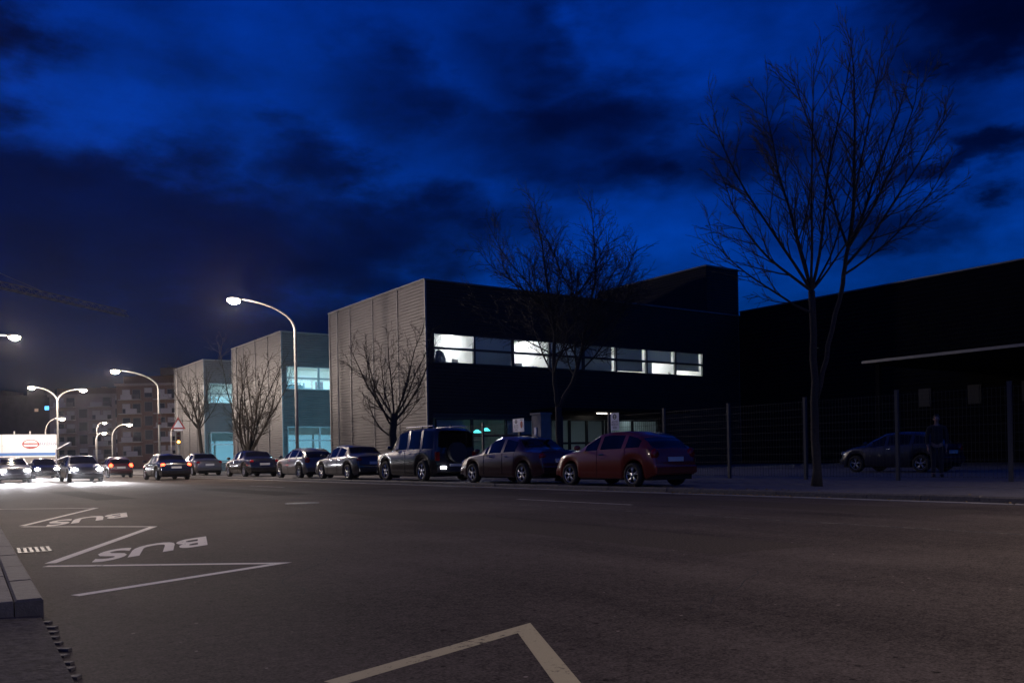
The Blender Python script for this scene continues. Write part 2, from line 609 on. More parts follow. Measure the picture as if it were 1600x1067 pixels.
def text_mesh(body, size, name, mat, align='CENTER', extrude=0.0, bold=0.0):
    cu = bpy.data.curves.new('txt', 'FONT')
    cu.body = body
    cu.size = size
    cu.align_x = align
    cu.align_y = 'CENTER'
    cu.extrude = extrude
    cu.offset = bold
    cu.resolution_u = 4
    o = bpy.data.objects.new('txt', cu)
    COL.objects.link(o)
    bpy.context.view_layer.update()
    me = bpy.data.meshes.new_from_object(o.evaluated_get(bpy.context.evaluated_depsgraph_get()))
    bpy.data.objects.remove(o)
    bpy.data.curves.remove(cu)
    me.name = name
    me.materials.clear()
    me.materials.append(MAT[mat])
    return me


# ------------------------------------------------------------------ ground, road, pavements
gr = MB().quad((-500, -300, -0.02), (600, -300, -0.02), (600, 900, -0.02), (-500, 900, -0.02)).build('ground', 'ground')
tag(gr, kind='structure')
road = MB().quad((-30, -60, 0), (14.25, -60, 0), (14.25, 96, 0), (-30, 96, 0)).build('road', 'asphalt')
tag(road, kind='structure')
cross = MB().quad((14.25, 90.0, -0.004), (60, 90.0, -0.004), (60, 97, -0.004), (14.25, 97, -0.004)).build('side_road', 'asphalt')
tag(cross, kind='structure')


def strip(p, q, w, z=0.0012):
    p, q = Vector((p[0], p[1], 0)), Vector((q[0], q[1], 0))
    d = (q - p).normalized()
    s = Vector((-d.y, d.x, 0)) * (w / 2)
    return [(*(c.xy), z) for c in (p - s, q - s, q + s, p + s)]


# bus bay zigzag, lane lines and patches: painted or laid on the road
def mark(p, q, w, mat, z=0.0012, name='painted_line'):
    MB().quad(*strip(p, q, w, z)).build(name, mat, road)


def zig(pts, w, mat, name='zigzag_line'):
    """A mitred polyline painted on the road."""
    P = [Vector((x, y, 0)) for x, y in pts]
    m = MB()
    n = len(P)
    left, right = [], []
    for i in range(n):
        d0 = (P[i] - P[i - 1]).normalized() if i else (P[1] - P[0]).normalized()
        d1 = (P[i + 1] - P[i]).normalized() if i < n - 1 else d0
        n0, n1 = Vector((-d0.y, d0.x, 0)), Vector((-d1.y, d1.x, 0))
        b = n0 + n1
        b = b.normalized() if b.length > 1e-6 else n0
        k = min(1 / max(b.dot(n0), 0.25), 3.4)
        left.append(P[i] + b * (w / 2) * k)
        right.append(P[i] - b * (w / 2) * k)
    for i in range(n - 1):
        m.quad(*[(c.x, c.y, 0.0012 if 'seam' not in name else 0.0008) for c in (right[i], right[i + 1], left[i + 1], left[i])])
    m.build(name, mat, road, fix=False)


zig([(1.15, 3.45), (1.41, 3.29), (2.67, 3.69), (1.9, 2.2)][1:], 0.105, 'paint_yellowish')
zig([(0.96, 6.66), (2.73, 7.44), (1.03, 8.79)], 0.10, 'paint')
zig([(1.10, 9.02), (2.92, 13.09), (1.44, 14.79)], 0.10, 'paint')
zig([(1.46, 15.0), (3.27, 19.71), (1.52, 21.4)], 0.10, 'paint')
# BUS lettering, readable to drivers coming this way; painted slanting along the bay
for c0, pitch, hv in (((2.2, 9.77), (-.465, -.335), (-.31, -1.16)), ((2.54, 15.88), (-.5, -.51), (-.27, -1.46))):
    me = text_mesh('BUS', 1.0, 'bus_lettering', 'paint', bold=0.03)
    xs_ = [v.co.x for v in me.vertices]
    ys_ = [v.co.y for v in me.vertices]
    xc, yc, ww, hh = (max(xs_) + min(xs_)) / 2, (max(ys_) + min(ys_)) / 2, max(xs_) - min(xs_), max(ys_) - min(ys_)
    for v in me.vertices:
        a_, b_ = (v.co.x - xc) / ww * 2.9, (v.co.y - yc) / hh
        v.co = (pitch[0] * a_ + hv[0] * b_, pitch[1] * a_ + hv[1] * b_, 0)
    o = link('bus_lettering', me, road)
    o.location = (c0[0], c0[1], 0.0014)
for y in (-5.9, 11.3, 28.5, 45.7):
    mark((10.6, y), (10.6, y + 3.5), 0.11, 'paint_dull', name='lane_dash')
mark((9.38, -20), (9.38, 40), 0.09, 'paint_faint', name='centre_line')
mark((2.9, 12.0), (3.02, 16.0), 0.02, 'dark_gap', 0.0008, 'joint_seam')
zig([(2.3, 15.0), (4.3, 16.2), (7.8, 20.2), (9.3, 23.5)], 0.03, 'dark_gap', 'joint_seam')
zig([(3.1, 13.2), (3.9, 14.6), (5.2, 13.4)], 0.018, 'dark_gap', 'joint_seam')
for k, poly in enumerate(([(4.0, 24.0), (5.0, 24.0), (5.0, 33.0), (4.0, 33.0)], [(5.9, 5.2), (7.1, 5.0), (7.3, 13.6), (6.1, 13.9)],
                          [(8.0, 22.0), (9.0, 22.0), (9.0, 30.0), (8.0, 30.0)], [(11.3, 6.0), (12.6, 6.0), (12.7, 20.0), (11.4, 20.2)])):
    m = MB()
    m.v = [(px_, py_, 0.0009) for px_, py_ in poly]
    m.f = [(0, 1, 2, 3)]
    m.build('asphalt_patch', 'asphalt_new' if k % 2 == 0 else 'asphalt_old', road)
rc = random.Random(41)
for (cx0, cy0, ang, n_) in ((2.2, 5.6, 70, 16), (4.6, 6.2, 15, 20), (5.6, 9.5, 100, 22), (7.6, 5.2, 80, 24), (3.6, 3.4, 25, 14)):
    pts_, a_ = [(cx0, cy0)], R(ang)
    for q in range(n_):
        a_ += rc.gauss(0, .35)
        a_ += (R(ang) - a_) * .3
        pts_.append((pts_[-1][0] + math.cos(a_) * .14, pts_[-1][1] + math.sin(a_) * .14))
    zig(pts_, rc.uniform(.006, .011), 'dark_gap', 'crack_seam')
mh = thing('manhole_cover', 'round iron manhole cover set in the asphalt of the middle lane', 'manhole', (6.9, 17.5, 0))
MB().disc((0, 0, -0.02), (0, 0, 1), 0.36, 0.0225, 28).build('collar', 'concrete', mh)
MB().disc((0, 0, 0.0026), (0, 0, 1), 0.30, 0.002, 28).build('lid', 'cast_iron', mh)
# storm drain beside the near kerb
dr = thing('storm_drain', 'slotted iron storm drain grate set in the road by the kerb of the bus bay', 'drain', (1.14, 10.62, 0), R(-4))
MB().box(-0.17, 0.17, -0.32, 0.32, -0.01, 0.0015).build('pit', 'dark_gap', dr)
gb = MB().box(-0.015, 0.015, -0.3, 0.3, 0.0016, 0.004)
MB().box(-0.17, 0.17, -0.32, -0.29, 0.0016, 0.0045).box(-0.17, 0.17, 0.29, 0.32, 0.0016, 0.0045).build('rim', 'cast_iron', dr)
gm = gb.mesh('bar', 'cast_iron')
for i in range(6):
    o = link('bar', gm, dr)
    o.location = (-0.14 + i * 0.056, 0, 0)

# near pavement (camera stands on it); the kerb edge swings slightly outwards
KA = math.atan(0.049)


def near_edge(y):
    return 0.385 + 0.049 * y if y < 15 else 1.12


pn = MB()
ys = [-30, 2, 5.82, 5.821, 9, 12, 15, 60]
pn = MB().prism([(-9, 5.82), (near_edge(5.82) - 0.35, 5.82), (near_edge(15) - 0.35, 15), (near_edge(15) - 0.35, 64), (-9, 64)], 'z', -0.05, 0.1)
pn = pn.build('pavement_near', 'paving')
tag(pn, kind='structure')
ks = MB().bbox(-0.15, 0, 0, 0.992, -0.05, 0.122, 0.012).mesh('kerb_stone', 'granite')
ks2 = MB().bbox(-0.19, 0, 0, 0.695, -0.05, 0.114, 0.006).mesh('channel_stone', 'paving_light')
rnd = random.Random(3)
for i in range(10):
    y = 5.83 + i * 0.999
    o = link('kerb_stone', ks, pn)
    o.location = (near_edge(y), y, rnd.uniform(-0.004, 0.004))
    o.rotation_euler = (0, 0, -KA)
for i in range(14):
    y = 5.83 + i * 0.70
    o = link('channel_stone', ks2, pn)
    o.location = (near_edge(y) - 0.156, y, rnd.uniform(-0.003, 0.003))
    o.rotation_euler = (0, 0, -KA)
tile = MB().bbox(-0.195, 0, 0, 0.195, 0.09, 0.112, 0.006).mesh('paving_tile', 'paving')
for i in range(48):
    for j in range(4):
        y = 5.83 + i * 0.2
        o = link('paving_tile', tile, pn)
        o.location = (near_edge(y) - 0.355 - j * 0.2, y, rnd.uniform(-0.003, 0.003))
        o.rotation_euler = (0, 0, -KA)
MB().box(0.77, 0.97, 15.83, 64, -0.05, 0.12).build('kerb_run', 'granite', pn)
# lowered crossing in front of the camera
rp = MB()
rp.v = [(near_edge(1) - 0.02, 1, 0.02), (near_edge(5.80) - 0.02, 5.80, 0.02), (-0.02, 5.80, 0.06), (-0.02, 1, 0.06),
        (near_edge(1) - 0.02, 1, -0.05), (near_edge(5.80) - 0.02, 5.80, -0.05), (-0.02, 5.80, -0.05), (-0.02, 1, -0.05)]
rp.f = [(0, 1, 2, 3), (0, 4, 5, 1), (1, 5, 6, 2), (2, 6, 7, 3), (3, 7, 4, 0)]
rp = rp.build('dropped_kerb', 'ramp_stone')
tag(rp, kind='structure')
for i in range(12):
    y = 3.7 + i * 0.17 + rnd.uniform(-0.02, 0.02)
    w = rnd.uniform(0.03, 0.05)
    MB().bbox(-0.09, 0.015 + rnd.uniform(-0.02, 0.02), 0, w, -0.02, 0.010 + rnd.uniform(0, 0.006), 0.003).build('stone_tooth', 'granite', rp)
    o = COL.objects[-1]
    o.location = (near_edge(y), y, 0)
    o.rotation_euler = (0, 0, R(-38 + rnd.uniform(-6, 6)))
cs = MB().prism([(-9, -30), (-0.34, -30), (-0.34, 5.80), (-9, 5.80)], 'z', -0.05, 0.05).build('pavement_lowered', 'paving')
tag(cs, kind='structure')
MB().box(-0.335, -0.025, 0.5, 5.78, -0.05, 0.055).build('tactile_bed', 'rubber_tile', cs)
rb = MB().bbox(-0.33, -0.03, 0, 0.022, 0.05, 0.064, 0.004).mesh('tactile_rib', 'rubber_tile')
for i in range(84):
    o = link('tactile_rib', rb, cs)
    o.location = (0, 2.2 + i * 0.042, 0)
MB().bbox(0.0, 0.5, -60, 0.9, -0.05, 0.05, 0.01).build('kerb_run', 'granite', cs)

# far pavement: kerb stones, parking strip, footway
pf = MB().box(14.42, 60, -60, 89.6, -0.05, 0.085).build('pavement_far', 'paving')
tag(pf, kind='structure')
kf = MB().bbox(14.22, 14.415, 0, 0.99, -0.05, 0.115, 0.025).mesh('kerb_stone', 'granite')
kf2 = MB().bbox(13.97, 14.215, 0, 0.99, -0.05, 0.012, 0.004).mesh('gutter_stone', 'concrete')
for i in range(82):
    o = link('kerb_stone', kf, pf)
    o.location = (rnd.uniform(-0.012, 0.012), -12 + i, rnd.uniform(-0.008, 0.006))
    o = link('gutter_stone', kf2, pf)
    o.location = (0, -12 + i, rnd.uniform(-0.003, 0.003))
slab = MB().bbox(0, 0.594, 0, 0.594, 0.08, 0.096, 0.004).mesh('paving_slab', 'paving_light')
for i in range(48):
    for j in range(5):
        o = link('paving_slab', slab, pf)
        o.location = (17.7 + j * 0.6, 2 + i * 0.6, rnd.uniform(-0.004, 0.003))
# dead leaves along the far gutter
lf = MB()
for i in range(420):
    y = rnd.uniform(-3, 26) if i % 3 else rnd.gauss(12.4, 1.2)
    x = 14.2 - abs(rnd.gauss(0, 0.10))
    if i % 4 == 0:
        x, z = rnd.uniform(14.24, 14.5), 0.125
    else:
        z = 0.02
    s, a, tl = rnd.uniform(0.02, 0.045), rnd.uniform(0, 6.28), rnd.uniform(-0.015, 0.025)
    c, d = math.cos(a) * s, math.sin(a) * s
    lf.quad((x + c, y + d, z + tl), (x - d * .6, y + c * .6, z), (x - c, y - d, z + 0.004), (x + d * .6, y - c * .6, z + 0.012))
tag(lf.build('leaf_litter', 'leaf_litter', fix=False), 'dry yellow leaves lying along the far gutter', 'leaves', kind='stuff')


# ------------------------------------------------------------------ block buildings in a comb along the far side
def corrugated(m, axis, at, out, a0, a1, z0, z1, pitch=0.17, depth=0.032):
    """Horizontal ribbed sheet on plane axis=at, bulging towards out (+1/-1)."""
    n = max(1, round((z1 - z0) / pitch))
    p = (z1 - z0) / n
    prof = []
    for i in range(n):
        z = z0 + i * p
        prof += [(z, 0), (z + p * .42, 0), (z + p * .58, depth), (z + p * .9, depth)]
    prof.append((z1, 0))
    i = len(m.v)
    for z, d in prof:
        w = at + out * d
        for a in (a0, a1):
            m.v.append((w, a, z) if axis == 'x' else (a, w, z))
    for k in range(len(prof) - 1):
        m.f.append((i + 2 * k, i + 2 * k + 1, i + 2 * k + 3, i + 2 * k + 2))
    return m


V0, V1, ZT = 22.0, 46.2, 9.95


def room(parent, x0, x1, y0, d, z0, z1, tube, n=2):
    """White office room open towards -Y, with ceiling tubes."""
    m = MB()
    yb = y0 + d
    m.quad((x0, yb, z0), (x1, yb, z0), (x1, yb, z1), (x0, yb, z1))
    m.quad((x0, y0, z0), (x0, yb, z0), (x0, yb, z1), (x0, y0, z1))
    m.quad((x1, y0, z0), (x1, yb, z0), (x1, yb, z1), (x1, y0, z1))
    m.quad((x0, y0, z1), (x1, y0, z1), (x1, yb, z1), (x0, yb, z1))
    m.quad((x0, y0, z0), (x1, y0, z0), (x1, yb, z0), (x0, yb, z0))
    m.build('room', 'room_white', parent, fix=False)
    for k in range(n):
        xc = x0 + (x1 - x0) * (k + .5) / n
        yc = y0 + d * 0.55
        MB().box(xc - 0.6, xc + 0.6, yc - 0.07, yc + 0.07, z1 - 0.07, z1 - 0.02).build('ceiling_tube', tube, parent)


def window_band(parent, xs, y, z0, zm, z1, frame, gl, label=None):
    """Row of two-pane-high windows on a face looking along -Y; each window has frame and panes."""
    for i in range(len(xs) - 1):
        a, b = xs[i], xs[i + 1]
        w = 0.06
        fr = MB()
        fr.box(a, b, y - 0.05, y + 0.1, z0, z0 + w).box(a, b, y - 0.05, y + 0.1, z1 - w, z1)
        fr.box(a, a + w, y - 0.048, y + 0.1, z0 + w, z1 - w).box(b - w, b, y - 0.048, y + 0.1, z0 + w, z1 - w)
        fr.box(a + w, b - w, y - 0.045, y + 0.1, zm - 0.06, zm + 0.06)
        f = fr.build('window', frame, parent)
        for za, zb in ((z0 + w, zm - 0.06), (zm + 0.06, z1 - w)):
            MB().quad((a + w, y, za), (b - w, y, za), (b - w, y, zb), (a + w, y, zb)).build('pane', gl, f)


def block(label, u0, u1, bands, clad='cladding', glow_back=True, court=None):
    b = thing('office_block', label, 'building', (0, 0, 0.09))
    # street face (looking at -X)
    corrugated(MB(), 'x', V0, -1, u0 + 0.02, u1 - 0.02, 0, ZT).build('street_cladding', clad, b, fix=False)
    m = MB()
    cuts = sorted(bands, key=lambda t: t[2])
    zz = 0.0
    for (xa, xb, za, zb) in cuts:
        if za > zz:
            corrugated(m, 'y', u0, -1, V0 + 0.02, V1, zz, za)
        corrugated(m, 'y', u0, -1, V0 + 0.02, xa, za, zb)
        if xb < V1:
            corrugated(m, 'y', u0, -1, xb, V1, za, zb)
        zz = zb
    corrugated(m, 'y', u0, -1, V0 + 0.02, V1, zz, ZT)
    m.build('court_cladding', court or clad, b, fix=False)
    MB().box(V0 + 0.05, V1, u1 - 0.1, u1, 0, ZT).build('rear_wall', 'cladding', b)
    MB().box(V1, V1 + 0.1, u0, u1, 0, ZT).build('end_wall', 'cladding', b)
    MB().box(V0 + 0.01, V1, u0 + 0.01, u1 - 0.11, ZT - 0.35, ZT - 0.15).build('roof', 'roofing', b)
    t = 0.09
    MB().box(V0 - t, V1 + t, u0 - t, u0 + 0.06, ZT, ZT + 0.07).box(V0 - t, V0 + 0.06, u0 + 0.06, u1 + t, ZT, ZT + 0.07) \
        .box(V0 + 0.06, V1 + t, u1 - 0.06, u1 + t, ZT, ZT + 0.07).build('coping', 'trim', b)
    MB().box(V0 - 0.06, V0 + 0.03, u0 - 0.06, u0 + 0.03, 0, ZT - 0.003).build('corner_trim', 'trim', b)
    MB().box(V0 - 0.06, V0 + 0.03, u1 - 0.03, u1 + 0.06, 0, ZT - 0.003).build('corner_trim', 'trim', b)
    for k in range(1, 4):
        yy = u0 + (u1 - u0) * k / 4
        MB().box(V0 - 0.055, V0 + 0.0, yy - 0.03, yy + 0.03, 0.003, ZT - 0.004).build('joint_cover', 'trim', b)
    MB().tube([(V0 - 0.14, u1 - 1.4, 0.0), (V0 - 0.14, u1 - 1.4, ZT - 0.1), (V0 - 0.02, u1 - 1.4, ZT + 0.02)], 0.055, 8).build('downpipe', 'trim', b)
    MB().box(V0 - 0.07, V0 - 0.002, u0 + 0.04, u1 - 0.04, -0.05, 0.32).build('plinth', 'concrete', b)
    if glow_back:  # unseen glowing panes, added to throw blue light on the next block's court wall
        for k in range(3):
            xa = V0 + 0.8 + k * 2.5
            MB().box(xa, xa + 2.3, u1 + 0.01, u1 + 0.03, 5.8, 7.35).build('lit_pane', 'court_glow', b)
            MB().box(xa, xa + 2.3, u1 + 0.01, u1 + 0.03, 1.0, 2.9).build('lit_pane', 'court_glow', b)
    return b


# --- the largest block, its long dark face full of lit offices
U3 = 38.5
xs3 = [22.40 + 2.53 * i for i in range(9)]
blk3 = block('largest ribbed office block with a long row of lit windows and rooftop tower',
             U3, 50.6, [(22.30, 38.6, 0.75, 3.1), (xs3[0], xs3[-1], 5.72, 7.28)], court='cladding_shaded')
window_band(blk3, xs3, U3, 5.72, 6.50, 7.28, 'frame_dark', 'glass')
for i in range(8):
    room(blk3, xs3[i] + 0.02, xs3[i + 1] - 0.02, U3 + 0.12, 4.2, 4.85, 7.75, 'tube_white')
# roller blinds behind the panes: (bay, pane, left gap, right gap, drop fraction, material)
for bay, pane, lg, rg, drop, bm_ in ((1, 'u', 0, 0, 1, 'blind'), (1, 'l', 0, 0.02, 1, 'blind'),
                                     (3, 'u', 0, 0.4, 1, 'blind_pale'), (3, 'u', 2.0, 0.0, 1, 'blind'), (3, 'l', 0, 0.0, 1, 'blind'),
                                     (4, 'u', 0.0, 0.2, 1, 'blind'), (4, 'l', 0.0, 0.2, 1, 'blind'),
                                     (5, 'u', 0, 0.2, 1, 'blind'), (5, 'l', 0, 0.2, .86, 'blind'),
                                     (6, 'u', 0, 0.2, 1, 'blind_pale'), (6, 'l', 0, 1.9, 1, 'blind_pale'),
                                     (7, 'u', 0, 0.2, 1, 'blind'), (7, 'l', 0, 0.2, .55, 'blind')):
    a, b = xs3[bay] + 0.03 + lg, xs3[bay + 1] - 0.03 - rg
    za, zb = (6.54, 7.25) if pane == 'u' else (5.75, 6.46)
    za = zb - (zb - za) * drop
    MB().box(a, b, U3 + 0.13, U3 + 0.145, za, zb).build('roller_blind', bm_, blk3)
# ground floor glazing: offices left of the entrance, glass doors, then a reception window
xg = [22.45, 24.7, 26.9, 29.2]
window_band(blk3, xg, U3, 0.95, 1.95, 2.85, 'frame_dark', 'glass_dim')
MB().box(29.2, 29.95, U3 - 0.10, U3 + 0.3, 0, 3.1).build('entrance_pier', 'concrete', blk3)
window_band(blk3, [30.0, 31.4, 32.7, 34.0], U3 + 0.05, 0.05, 1.5, 2.85, 'frame_dark', 'glass_dim')
window_band(blk3, [34.15, 36.3, 38.45], U3, 0.95, 1.75, 2.85, 'frame_dark', 'glass_dim')
MB().box(22.31, 29.15, U3 - 0.02, U3 + 0.05, 0.75, 0.94).box(22.31, 29.15, U3 - 0.02, U3 + 0.05, 2.86, 3.09) \
    .box(30.0, 38.58, U3 - 0.018, U3 + 0.05, 2.86, 3.09).box(34.1, 38.58, U3 - 0.02, U3 + 0.05, 0.75, 0.94).build('spandrel', 'frame_dark', blk3)
room(blk3, 22.45, 29.15, U3 + 0.12, 5, 0.02, 3.1, 'tube_dim', 1)
room(blk3, 30.0, 34.0, U3 + 0.16, 5, 0.02, 3.1, 'tube_dim', 1)
room(blk3, 34.15, 38.45, U3 + 0.12, 5, 0.02, 3.1, 'tube_dim', 3)
for a, b in ((22.6, 24.5), (27.1, 29.0)):
    MB().box(a, b - 0.3, U3 + 0.13, U3 + 0.145, 2.0, 2.8).build('roller_blind', 'blind_pale', blk3)
for x, z in ((25.27, 2.12), (25.85, 2.22)):
    o = MB().tube([(x, U3 + 0.4, z + 0.16), (x, U3 + 0.4, z + 0.08), (x, U3 + 0.4, z)], [0.06, 0.17, 0.24], 12).build('desk_lamp_shade', 'teal_lamp', blk3)
# canopy over the entrance with a light strip
MB().box(28.6, 39.0, U3 - 2.2, U3 - 0.06, 3.22, 3.38).build('entrance_canopy', 'cladding_dark', blk3)
lt = MB().box(32.7, 33.7, U3 - 1.0, U3 - 0.86, 3.16, 3.215).build('canopy_light', 'canopy_tube', blk3)
# rooftop tower
tw = MB()
corrugated(tw, 'y', U3, -1, 43.14, 46.2, ZT + 0.08, 13.0)
corrugated(tw, 'x', 43.14, -1, U3 + 0.01, 49.0, ZT - 0.1, 13.0)
tw = tw.build('rooftop_tower', 'cladding_shaded', blk3, fix=False)
MB().box(43.05, 46.3, U3 - 0.09, 49.1, 13.0, 13.1).build('coping', 'trim', tw)
MB().box(46.2, 46.3, U3, 49, ZT, 13.0).box(43.14, 46.2, 48.9, 49.0, ZT, 13.0).build('tower_wall', 'cladding', tw)

# things seen in the bright rooms
ct = thing('hanging_coat', 'dark coat hanging just inside the first lit office window from the street corner', 'coat', (22.98, U3 + 0.42, 4.94))
MB().tube([(0, 0, 0), (0, 0, 1.7)], 0.02, 8).build('stand_pole', 'plastic_dark', ct)
MB().tube([(-0.22, 0, 0.02), (0.22, 0, 0.02)], 0.02, 6).tube([(0, -0.22, 0.02), (0, 0.22, 0.02)], 0.02, 6).build('stand_foot', 'plastic_dark', ct)
m = MB()
for k, (zz, rx, ry) in enumerate(((0.62, .27, .16), (1.0, .25, .15), (1.35, .22, .13), (1.52, .2, .1), (1.6, .07, .05))):
    for q in range(12):
        a = q * math.pi / 6
        w = 1 + 0.13 * math.sin(3 * a + k)
        m.v.append((rx * w * math.cos(a), ry * w * math.sin(a), zz))
    if k:
        for q in range(12):
            m.f.append(((k - 1) * 12 + q, (k - 1) * 12 + (q + 1) % 12, k * 12 + (q + 1) % 12, k * 12 + q))
m.build('coat_body', 'cloth_dark', ct, smooth=True)
MB().tube([(0.2, 0, 1.48), (0.33, -0.02, 1.15), (0.33, -0.05, 0.72)], [0.08, 0.08, 0.065], 8).build('sleeve', 'cloth_grey', ct, smooth=True)


def monitor(label, loc, rz=0):
    t = thing('computer_monitor', label, 'monitor', loc, rz)
    MB().bbox(-0.24, 0.24, -0.02, 0.02, 0.12, 0.44, 0.01).build('screen_shell', 'plastic_grey', t)
    MB().tube([(0, 0.03, 0.0), (0, 0.03, 0.25)], 0.025, 8).build('stem', 'plastic_grey', t)
    MB().bbox(-0.13, 0.13, -0.07, 0.12, 0, 0.02, 0.005).build('foot', 'plastic_grey', t)
    return t


def desk(label, loc, w=1.5):
    t = thing('office_desk', label, 'desk', loc)
    MB().bbox(0, w, 0, 0.7, 0.70, 0.735, 0.004).build('desk_top', 'wood', t)
    for x in (0.03, w - 0.08):
        for y in (0.03, 0.62):
            MB().box(x, x + 0.05, y, y + 0.05, 0, 0.70).build('leg', 'plastic_grey', t)
    return t


ZD = 4.94
desk('wooden desk beside the hanging coat in the lit corner office', (23.5, U3 + 0.25, ZD), 1.35)
monitor('grey monitor on the desk beside the hanging coat', (24.05, U3 + 0.55, ZD + 0.735), R(20))
desk('wooden desk in the brightest middle office with blue folders', (27.6, U3 + 0.3, ZD), 2.2)
monitor('grey monitor on the desk of the middle office with blue folders', (28.3, U3 + 0.7, ZD + 0.735), R(-15))
for k in range(5):
    o = MB().bbox(0, 0.07, 0, 0.28, 0, 0.3, 0.004).build('ring_binder', 'folder_blue' if k % 2 else 'paper')
    o.location = (29.05 + k * 0.1, U3 + 0.45, ZD + 0.736)
    tag(o, ('white ring binder at the monitor end of the binder row in the middle office', 'pale blue ring binder nearer the monitor in the middle office',
            'white ring binder between the two blue binders in the middle office', 'pale blue ring binder farther from the monitor in the middle office',
            'white ring binder at the far end of the binder row in the middle office')[k], 'binder', 'binders on the office desk')


def shelf(label, loc, w, h, cols):
    t = thing('bookshelf', label, 'shelf', loc)
    MB().box(0, 0.03, 0, 0.3, 0, h).box(w - 0.03, w, 0, 0.3, 0, h).build('side_panel', 'plastic_grey', t)
    n = 5
    rr = random.Random(len(label))
    for k in range(n):
        z = 0.05 + k * (h - 0.08) / (n - 1)
        MB().box(0.03, w - 0.03, 0, 0.3, z, z + 0.025).build('shelf_board', 'plastic_grey', t)
        if k < n - 1:
            x = 0.06
            m = MB()
            while x < w - 0.14:
                wd = rr.uniform(0.05, 0.1)
                if rr.random() < .75:
                    m.box(x, x + wd - 0.01, 0.03, 0.26, z + 0.025, z + 0.025 + rr.uniform(.2, .32))
                x += wd
            m.build('file_row', rr.choice(cols), t)
    return t


shelf('low shelf of files at the back of the brightest middle office', (28.2, U3 + 3.9, 4.94), 1.6, 1.9, ['folder_blue', 'paper', 'plastic_grey'])

shelf('tall shelf of files at the back of the lit corner office with the coat', (23.7, U3 + 3.9, 4.94), 1.1, 2.3, ['plastic_grey', 'paper', 'folder_blue'])
shelf('tall shelf of files behind the half drawn blind in the office row', (38.6, U3 + 3.9, 4.94), 1.2, 2.3, ['folder_red', 'paper', 'plastic_grey'])
for k, (x_, lab) in enumerate(((27.75, 'potted plant on the sill of the brightest middle office'), (39.9, 'potted plant on the sill below the half drawn blind'))):
    pt_ = thing('potted_plant', lab, 'plant', (x_, U3 + 0.3, 5.72))
    MB().tube([(0, 0, -.05), (0, 0, .10)], [.06, .08], 10).build('pot', 'folder_red', pt_)
    lv = MB()
    rl_ = random.Random(k)
    for q in range(16):
        a_ = rl_.uniform(0, 6.28)
        l_ = rl_.uniform(.15, .32)
        c_, d_ = math.cos(a_), math.sin(a_)
        lv.quad((0, 0, .08), (c_ * l_ * .3 - d_ * .02, d_ * l_ * .3 + c_ * .02, .08 + l_ * .6), (c_ * l_ * .6, d_ * l_ * .4, .08 + l_), (c_ * l_ * .3 + d_ * .02, d_ * l_ * .3 - c_ * .02, .08 + l_ * .6))
    lv.build('leaves', 'evergreen', pt_, fix=False)
# --- second block, blue-lit office
U2 = 59.1
blk2 = block('ribbed metal office block lit blue on its court side, between the other two blocks',
             U2, 70.2, [(22.30, 30.0, 0.75, 3.25), (22.30, 30.0, 5.9, 7.55)])
window_band(blk2, [22.32, 24.75, 27.2, 30.0], U2, 5.9, 6.72, 7.55, 'frame_light', 'glass')
window_band(blk2, [22.32, 24.75, 27.2, 30.0], U2, 0.8, 2.25, 3.25, 'frame_light', 'glass_dim')
room(blk2, 22.34, 29.95, U2 + 0.12, 6, 4.9, 7.95, 'tube_cyan', 4)
room(blk2, 22.34, 29.95, U2 + 0.12, 5, 0.02, 3.4, 'tube_dim', 3)
shelf('tall shelf of files in the blue lit office of the middle block', (23.0, U2 + 2.8, 4.99), 1.8, 1.75, ['folder_blue', 'paper', 'plastic_dark'])
MB().box(25.0, 26.6, U2 + 5.9, U2 + 5.95, 6.6, 7.5).build('wall_board', 'paper', blk2)
MB().box(24.9, 25.5, U2 + 1.0, U2 + 1.03, 5.95, 6.6).build('poster', 'folder_red', blk2)
# --- third block, farthest
U1 = 78.4
blk1 = block('narrow pale ribbed office block at the far end of the row',
             U1, 88.4, [(22.30, 30.0, 0.75, 3.5), (22.30, 30.0, 6.1, 7.9)], glow_back=False)
window_band(blk1, [22.5, 24.9, 27.3, 30.0], U1, 6.1, 6.95, 7.9, 'frame_light', 'glass')
window_band(blk1, [22.5, 24.9, 27.3, 30.0], U1, 0.8, 2.4, 3.5, 'frame_light', 'glass_dim')
room(blk1, 22.4, 29.95, U1 + 0.12, 5, 5.0, 8.1, 'tube_cyan', 1)
room(blk1, 22.4, 29.95, U1 + 0.12, 5, 0.02, 3.55, 'tube_dim', 1)

# --- dark hall running on to the right behind the yard
hall = thing('dark_hall', 'long black flat-roofed hall behind the fenced yard', 'building', (0, 0, 0.09))
m = MB()
corrugated(m, 'x', 46.35, -1, -40, 38.44, 0, 10.2, pitch=0.25, depth=0.04)
m.build('yard_cladding', 'cladding_dark', hall, fix=False)
MB().box(46.42, 75, -40, 41, 0, 10.0).build('hall_body', 'cladding_dark', hall)
MB().box(46.2, 75, -40.1, 38.38, 10.2, 10.28).build('coping', 'trim', hall)
MB().box(37.0, 46.3, -30, 23.5, 4.82, 4.98).build('yard_canopy', 'cladding_dark', hall)
MB().box(36.93, 36.99, -30, 23.5, 4.84, 4.96).build('canopy_gutter', 'trim', hall)
for y in (23.0, 16.0, 9.0, 2.0):
    MB().box(37.4, 37.6, y - 0.1, y + 0.1, 0, 4.82).build('canopy_post', 'cladding_dark', hall)
for y in (25.6, 22.9, 20.2):
    f = MB().box(46.2, 46.3, y - 0.35, y + 0.35, 3.1, 4.1).build('small_window', 'louvre_dark', hall)
    for k in range(4):
        MB().box(46.16, 46.195, y - 0.28, y + 0.28, 3.18 + k * 0.23, 3.34 + k * 0.23).build('louvre', 'louvre_dark', f)


